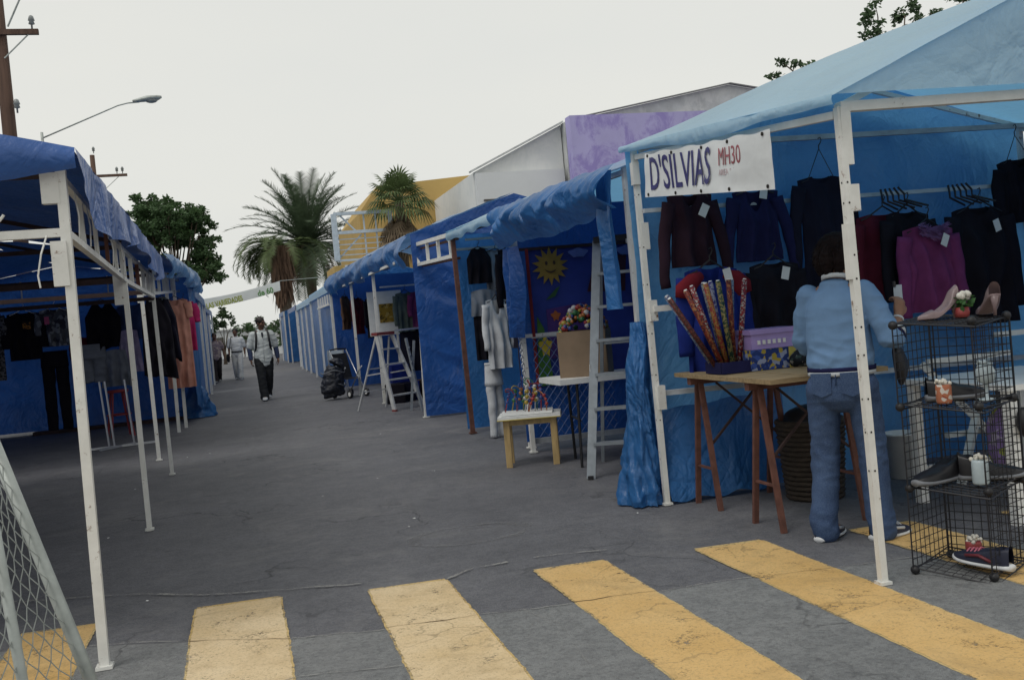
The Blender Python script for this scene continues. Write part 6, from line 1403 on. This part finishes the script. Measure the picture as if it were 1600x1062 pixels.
def eyes(parent, c, R_, s_=1.0):
    c = V(c)
    for sg in (-1, 1):
        MB().ball(c+R_ @ V((sg*.031, .085, .006))*s_, .0095*s_, 8, 6).build('eye', 'hole', parent, True, False)
        MB().tube([c+R_ @ V((sg*.016, .096, .028))*s_, c+R_ @ V((sg*.034, .093, .033))*s_, c+R_ @ V((sg*.05, .082, .027))*s_], .004*s_, 5).build('eyebrow', 'hair', parent, True, False)
    MB().tube([c+R_ @ V((-.022, .092, -.063))*s_, c+R_ @ V((0, .1, -.06))*s_, c+R_ @ V((.022, .092, -.063))*s_], .004*s_, 5).build('lips', mat('lips', (.15, .05, .045, 1), .5), parent, True, False)
def part_shoe(parent, loc, rz, um, sm_, L=.27, **k):
    r = shoe('x', loc, rz, um, sm_, L, **k); r.parent = parent
    for q in ('label', 'category', 'group'):
        if q in r: del r[q]
    return r

def person_woman():
    R = thing('person', 'person in a light blue sweatshirt and jeans seen from behind', 'person', (3.05, 4.63, 0), math.radians(-46)); s_ = .93
    hipz, shz = .86, 1.335
    hc = V((.03, .035, 1.505)); hyaw = -.95
    lf, rf = V((-.15, -.03, 0)), V((.13, .03, 0)); lk, rk = V((-.125, .02, .46)), V((.115, .04, .46)); lh, rh = V((-.095, -.01, .86)), V((.095, -.01, .86))
    shr, shl = V((.152, -.005, 1.315)), V((-.148, -.005, 1.315)); er, el = V((.275, -.06, 1.06)), V((-.20, .06, 1.06)); wr_, wl = V((.292, .075, 1.165)), V((-.10, .24, 1.02))
    mb = MB(); Rh = head(mb, hc, hyaw, -.12, .93)
    limb(mb, [(0, -.015, 1.33), (.01, 0, 1.38), (.025, .02, 1.45)], [.06, .05, .052]); limb(mb, [(0, 0, .84), (0, .01, 1.0), (0, 0, 1.2), (0, -.01, 1.33)], [(.13, .09), (.11, .08), (.125, .085), (.11, .055)])
    for a, b, c, d, tp in ((shr, er, wr_, (.10, .5, .86), 1), (shl, el, wl, (.5, .85, -.15), -1)):
        limb(mb, [a, a.lerp(b, .5), b, b.lerp(c, .4), c], [.05, .045, .036, .036, .024]); 
    hd = V((.1, .25, .96)); hand(mb, wr_, hd, V((-.75, .6, 0)), .95, .78, -1); hand(mb, wl, V((.45, .85, -.25)), V((.3, 0, -1)), .95, .3, 1)
    for h, k, f in ((lh, lk, lf), (rh, rk, rf)): limb(mb, [h, h.lerp(k, .5), k, k.lerp(f, .45), f+V((0, 0, .08))], [.075, .07, .05, .048, .034]); limb(mb, [f+V((0, -.02, .06)), f+V((.04, .1, .04))], [.035, .03])
    body = skinned(mb, 'body', 'skin', R, .0065, it=3); eyes(R, hc, Rh, .93)
    # sweatshirt
    sw = mat('light_blue_sweatshirt', (.125, .225, .385, 1), .85, .1, 5, .3, 90)
    mb = MB(); limb(mb, [(0, -.005, .905), (0, -.01, .95), (0, -.01, 1.03), (0, -.015, 1.16), (0, -.02, 1.27), (0, -.02, 1.345)], [(.15, .12), (.17, .138), (.166, .130), (.162, .118), (.152, .10), (.082, .06)], n=28, sub=6)
    for a, b, c in ((shr, er, wr_), (shl, el, wl)): limb(mb, [V((a.x*.93, a.y, a.z+.004)), a.lerp(b, .35), a.lerp(b, .75), b, b.lerp(c, .22)], [.058, .060, .058, .056, .052], n=18)
    def zf(c): return .45+.75*max(0, 1-abs(c.z-.97)/.14)+.5*(abs(c.x) > .19)
    skinned(mb, 'sweatshirt', sw, R, .007, .011, 15, 3, 3, zf)
    navy, wh = DK['navy'], mat('white_rib_knit', (.44, .47, .50, 1), .9, .1, 20, .3, 120)
    ring(R, 'hem_stripe', navy, (0, -.005, .918), .168, .138, .008, .012); ring(R, 'hem_band', wh, (0, -.008, .897), .166, .137, .008, .011)
    ring(R, 'collar', wh, (.008, -.008, 1.395), .064, .062, .008, .011, Matrix.Rotation(-.25, 3, 'X'))
    ax = (wr_-er).normalized(); q = ax.to_track_quat('Z', 'Y').to_matrix(); ring(R, 'cuff_stripe', navy, er.lerp(wr_, .16), .056, .056, .006, .008, q, 24); ring(R, 'cuff', wh, er.lerp(wr_, .30), .052, .052, .006, .013, q, 24)
    ring(R, 'bracelet', wh, er.lerp(wr_, .86), .028, .026, .004, .006, q, 20)
    # jeans
    mb = MB(); limb(mb, [(0, -.01, .95), (0, -.012, .90), (0, -.025, .80)], [(.146, .11), (.158, .125), (.162, .13)], n=26)
    for sg, h, k, f in ((-1, lh, lk, lf), (1, rh, rk, rf)):
        limb(mb, [h+V((sg*.0, -.022, -.04)), h.lerp(k, .35)+V((0, -.01, 0)), k, k.lerp(f, .5), f+V((0, 0, .13)), f+V((.01, .0, .045))], [(.092, .104), (.085, .092), (.073, .08), (.07, .077), (.07, .08), (.069, .082)], n=20)
    limb(mb, [(-.07, -.07, .80), (-.075, -.065, .86)], [.072, .055]); limb(mb, [(.07, -.07, .80), (.075, -.065, .86)], [.072, .055])
    def zj(c): return .7+1.0*max(0, 1-abs(c.z-.45)/.14)+.9*max(0, 1-abs(c.z-.1)/.1)
    j = skinned(mb, 'jeans', 'denim', R, .007, .006, 16, 8, 2, zj)
    st = mat('denim_stitch', (.16, .22, .34, 1), .9); dk = mat('dark_denim', (.025, .05, .12, 1), .9)
    for sg in (-1, 1):
        c = V((sg*.078, -.146, .845)); 
        mb = MB(); o = [(-.055, .06), (.055, .06), (.052, -.045), (0, -.065), (-.052, -.045)]; mb.poly([(c.x+x, c.y-.004+abs(c.x+x)*.22-.012, c.z+z) for x, z in o], .01); mb.build('back_pocket', 'denim', j, False, False)
    MB().tube([(0, -.128, .95), (0, -.15, .9), (0, -.165, .84)], .003, 5).build('centre_seam', dk, j, True, False)
    # hair: chin length bob
    mb = MB(); t = MB(); t.ball((0, 0, 0), .104, 20, 14, (.88, 1.0, 1.0)); mb.add([hc+Rh @ (V(q)+V((0, -.024, .026))) for q in t.v], t.f)
    for dx, dy, z in ((-.07, -.03, -.03), (.07, -.03, -.03), (-.045, -.085, -.03), (.045, -.085, -.03), (0, -.1, -.02), (-.075, .02, -.02)): limb(mb, [hc+Rh @ V((dx, dy, z+.05)), hc+Rh @ V((dx*1.1, dy*1.05, z)), hc+Rh @ V((dx*.92, dy*.9, z-.062))], [.036, .036, .018], n=10)
    skinned(mb, 'hair', 'hair_red', R, .006, .009, 40, 5, 1)
    mb = MB(); rg = random.Random(7)      # loose strands breaking the outline
    for k in range(900):
        a = rg.uniform(0, 6.28); e = rg.uniform(-.75, 1.45); d = V((math.cos(a)*math.cos(e), math.sin(a)*math.cos(e), math.sin(e)))
        if d.y > .35 and d.z < .45: continue
        p = hc+Rh @ (V((d.x*.092, d.y*.105, d.z*.10))+V((0, -.024, .026))); t_ = Rh @ (V((d.x*.35+rg.uniform(-.35, .35), d.y*.35+rg.uniform(-.35, .35), -.8))).normalized(); L_ = rg.uniform(.02, .05); w_ = t_.cross(Rh @ d).normalized()*rg.uniform(.0015, .004)
        o_ = (Rh @ d)*rg.uniform(.002, .010); mb.add([p-w_, p+w_, p+t_*L_*.6+o_+w_, p+t_*L_*.6+o_-w_, p+t_*L_+o_*.6], [(0, 1, 2, 3), (3, 2, 4)])
    mb.build('loose_hair', 'hair_red', R, False, False, 'stuff')
    part_shoe(R, lf+V((.01, .06, 0)), math.radians(78), 'shoe_navy', 'sole_white', .265, lace='sole_white', panel='sole_white'); part_shoe(R, rf+V((.03, .06, 0)), math.radians(58), 'shoe_navy', 'sole_white', .265, lace='sole_white', panel='sole_white')
    b = thing('handbag', 'small black handbag tucked under the arm of the sweatshirt wearer', 'bag', (0, 0, 0))
    M = Matrix.Translation((3.05, 4.63, 0)) @ Matrix.Rotation(math.radians(-46), 4, 'Z'); b.location = M @ V((.27, .08, .86)); b.rotation_euler = (0, 0, math.radians(-46))
    mb = MB(); limb(mb, [(0, 0, .13), (.01, .04, .04), (.0, .09, -.02)], [(.025, .05), (.035, .08), (.02, .06)]); mb.build('bag_body', 'black', b, True, False); MB().tube([(0, -.03, .14), (-.06, -.08, .3), (-.1, -.1, .46)], .007, 6).build('strap', 'black', b, True, False)
    ph = thing('phone', 'small grey blue phone held up in the hand', 'phone', M @ (wr_+V((-.005, .075, .085)))); MB().box((0, 0, .035), (.04, .016, .09), Matrix.Rotation(-.8, 3, 'Z')).build('phone_case', 'blue_grey_steel', ph, False, False); MB().box((-.02, 0, .085), (.012, .012, .03)).build('antenna', 'black', ph, False, False)
person_woman()

def person_man(label, loc, rz, H, pose, skin, shirt, pants, shoes, hairm='hair', long_=None, sh_len=.80, sleeve=.55, extra=None, yaw=0, nod=0, vox=.011):
    R = thing('person', label, 'person', loc, rz); k_ = H/1.75; R.scale = (k_, k_, k_); p = pose
    hc = V((0, .03, 1.64)); mb = MB(); Rh = head(mb, hc, yaw, nod)
    limb(mb, [(0, -.01, 1.44), (0, .0, 1.5), (0, .02, 1.58)], [.07, .06, .06]); limb(mb, [(0, 0, .92), (0, .01, 1.1), (0, 0, 1.3), (0, -.01, 1.44)], [(.15, .1), (.14, .095), (.17, .11), (.14, .07)])
    for a, b, c, tp in ((p['sr'], p['er'], p['wr'], 1), (p['sl'], p['el'], p['wl'], -1)):
        limb(mb, [a, a.lerp(b, .5), b, b.lerp(c, .4), c], [.056, .05, .04, .04, .028]); d = (c-b).normalized(); hand(mb, c, d+V((0, .12, 0)), V((-tp, .2, 0)), 1.0, .35, tp if False else 1)
    for h, k, f in ((p['hl'], p['kl'], p['fl']), (p['hr'], p['kr'], p['fr'])): limb(mb, [h, h.lerp(k, .5), k, k.lerp(f, .45), f+V((0, 0, .08))], [.09, .08, .058, .055, .04]); limb(mb, [f+V((0, -.02, .06)), f+V((0, .1, .04))], [.04, .035])
    skinned(mb, 'body', skin, R, vox*.75, it=2); eyes(R, hc, Rh)
    mb = MB(); limb(mb, [(0, 0, sh_len), (0, .0, sh_len+.12), (0, .0, 1.12), (0, -.005, 1.28), (0, -.01, 1.40), (0, -.01, 1.465)], [(.185, .13), (.19, .135), (.19, .13), (.20, .13), (.185, .11), (.09, .07)], n=26)
    for a, b, c in ((p['sr'], p['er'], p['wr']), (p['sl'], p['el'], p['wl'])): limb(mb, [V((a.x*.93, a.y, a.z+.005)), a.lerp(b, .4), a.lerp(b, .9 if sleeve > .5 else .6)], [.076, .078, .072], n=16)
    skinned(mb, 'shirt', shirt, R, vox, .011, 12, 4, 2)
    if long_:
        mb = MB()
        for a, b, c in ((p['sr'], p['er'], p['wr']), (p['sl'], p['el'], p['wl'])):
            mb = MB(); limb(mb, [a.lerp(b, .7), b, b.lerp(c, .5), b.lerp(c, .93)], [.056, .052, .05, .04], n=14); skinned(mb, 'under_sleeve', long_, R, vox, .006, 16, 6, 1)
    mb = MB(); limb(mb, [(0, -.0, .99), (0, -.01, .88)], [(.165, .12), (.18, .135)], n=24)
    for h, k, f in ((p['hl'], p['kl'], p['fl']), (p['hr'], p['kr'], p['fr'])): limb(mb, [h+V((0, 0, -.03)), h.lerp(k, .4), k, k.lerp(f, .5), f+V((0, -.01, .14)), f+V((0, 0, .06))], [.108, .102, .088, .086, .085, .088], n=18)
    skinned(mb, 'trousers', pants, R, vox, .010, 11, 9, 2)
    mb = MB(); t = MB(); t.ball((0, 0, 0), .106, 18, 12, (.82, .98, .95)); mb.add([hc+Rh @ (V(q)+V((0, -.022, .034))) for q in t.v], t.f); skinned(mb, 'hair', hairm, R, vox*.8, .003, 30, 5, 1)
    part_shoe(R, p['fl']+V((0, .07, 0)), PI/2+.12, shoes, 'sole_white', .28); part_shoe(R, p['fr']+V((0, .07, 0)), PI/2-.12, shoes, 'sole_white', .28)
    ring(R, 'collar', shirt, (0, .005, 1.478), .075, .07, .01, .018, Matrix.Rotation(-.3, 3, 'X'))
    if extra: extra(R, p)
    return R
Vv = lambda *a: V(a)
pose_walk = dict(sr=Vv(.19, 0, 1.40), sl=Vv(-.19, 0, 1.40), er=Vv(.27, -.02, 1.12), el=Vv(-.27, -.05, 1.12), wr=Vv(.27, .08, .87), wl=Vv(-.29, .02, .87),
                 hr=Vv(.095, 0, .90), hl=Vv(-.095, 0, .90), kr=Vv(.085, .10, .50), kl=Vv(-.075, -.02, .49), fr=Vv(.07, .17, .015), fl=Vv(-.05, -.28, .04))
pose_b = dict(pose_walk, er=Vv(.25, .02, 1.12), wr=Vv(.24, .14, .9), el=Vv(-.25, -.04, 1.12), wl=Vv(-.26, -.02, .87), kr=Vv(.09, -.02, .49), kl=Vv(-.09, .1, .5), fr=Vv(.08, -.2, .03), fl=Vv(-.08, .14, .01))
def pack(R, p):
    m = mat('black_strap', (.012, .012, .016, 1), .6)
    for sg in (-1, 1): MB().tube([(sg*.11, -.12, 1.40), (sg*.115, -.03, 1.49), (sg*.125, .09, 1.42), (sg*.135, .142, 1.28), (sg*.15, .12, 1.12), (sg*.17, .02, 1.02)], [(.022, .01)]*6, 8, side=(1, 0, 0)).build('backpack_strap', m, R, True, False)
    mb = MB(); limb(mb, [(0, -.2, 1.0), (0, -.21, 1.2), (0, -.18, 1.42)], [(.14, .08), (.15, .1), (.11, .07)]); mb.build('backpack_body', m, R, True, False)
    MB().tube([(0, .115, 1.43), (.0, .135, 1.36), (.0, .14, 1.32)], [.022, .016, .006], 6).build('neck_knot', DK['ink'], R, True, False)
    MB().tube([(.004, .14, 1.3), (.004, .142, 1.1), (.004, .15, .84)], .0035, 4).build('button_band', 'grey_rail', R, True, False)
whs = mat('off_white_shirt', (.56, .60, .60, 1), .9, .08, 6, .2); dkp = mat('black_trousers', (.016, .018, .022, 1), .9); und = mat('navy_sleeve', (.03, .045, .10, 1), .9)
def face(x, y): return math.atan2(-y, -x)-PI/2      # turn local +Y towards the camera
person_man('person in an open white shirt with backpack straps walking this way', (.46, 22.3, 0), face(.46, 22.3)+.1, 1.80, pose_walk, 'skin_dark', whs, dkp, 'sole_white', long_=und, extra=pack, yaw=.75, nod=-.15)
def bag_b(R, p):
    m = mat('dark_shoulder_bag', (.018, .016, .016, 1), .6); MB().tube([(.13, -.1, 1.42), (.15, .02, 1.49), (.16, .13, 1.38), (.22, .12, 1.1), (.27, .06, .88)], .012, 6).build('bag_strap', m, R, True, False); mb = MB(); limb(mb, [(.29, .05, .88), (.30, .05, .76), (.29, .05, .66)], [(.05, .09), (.06, .12), (.04, .1)]); mb.build('shoulder_bag', m, R, True, False)
    ring(R, 'belt', m, (0, 0, .965), .186, .138, .008, .022)
person_man('person dressed all in white with a dark shoulder bag strolling', (-.14, 35.6, 0), face(-.14, 35.6)-.1, 1.76, pose_b, 'skin_dark', mat('white_shirt', (.58, .6, .62, 1), .9, .08), mat('white_trousers', (.56, .57, .57, 1), .9, .08), 'sole_grey', sh_len=.95, extra=bag_b, yaw=-.2, vox=.014)
person_man('person in a pinkish checked shirt and dark trousers at the street edge', (-.83, 35.1, 0), face(-.83, 35.1), 1.66, pose_walk, 'skin_dark', printed('pink_grey_check', (.30, .24, .26, 1), [(.38, .32, .3, 1), (.22, .17, .2, 1)], 22, .4), mat('dark_brown_trousers', (.02, .015, .016, 1), .9), 'shoe_black', sh_len=.86, sleeve=.45, yaw=.1, vox=.014)
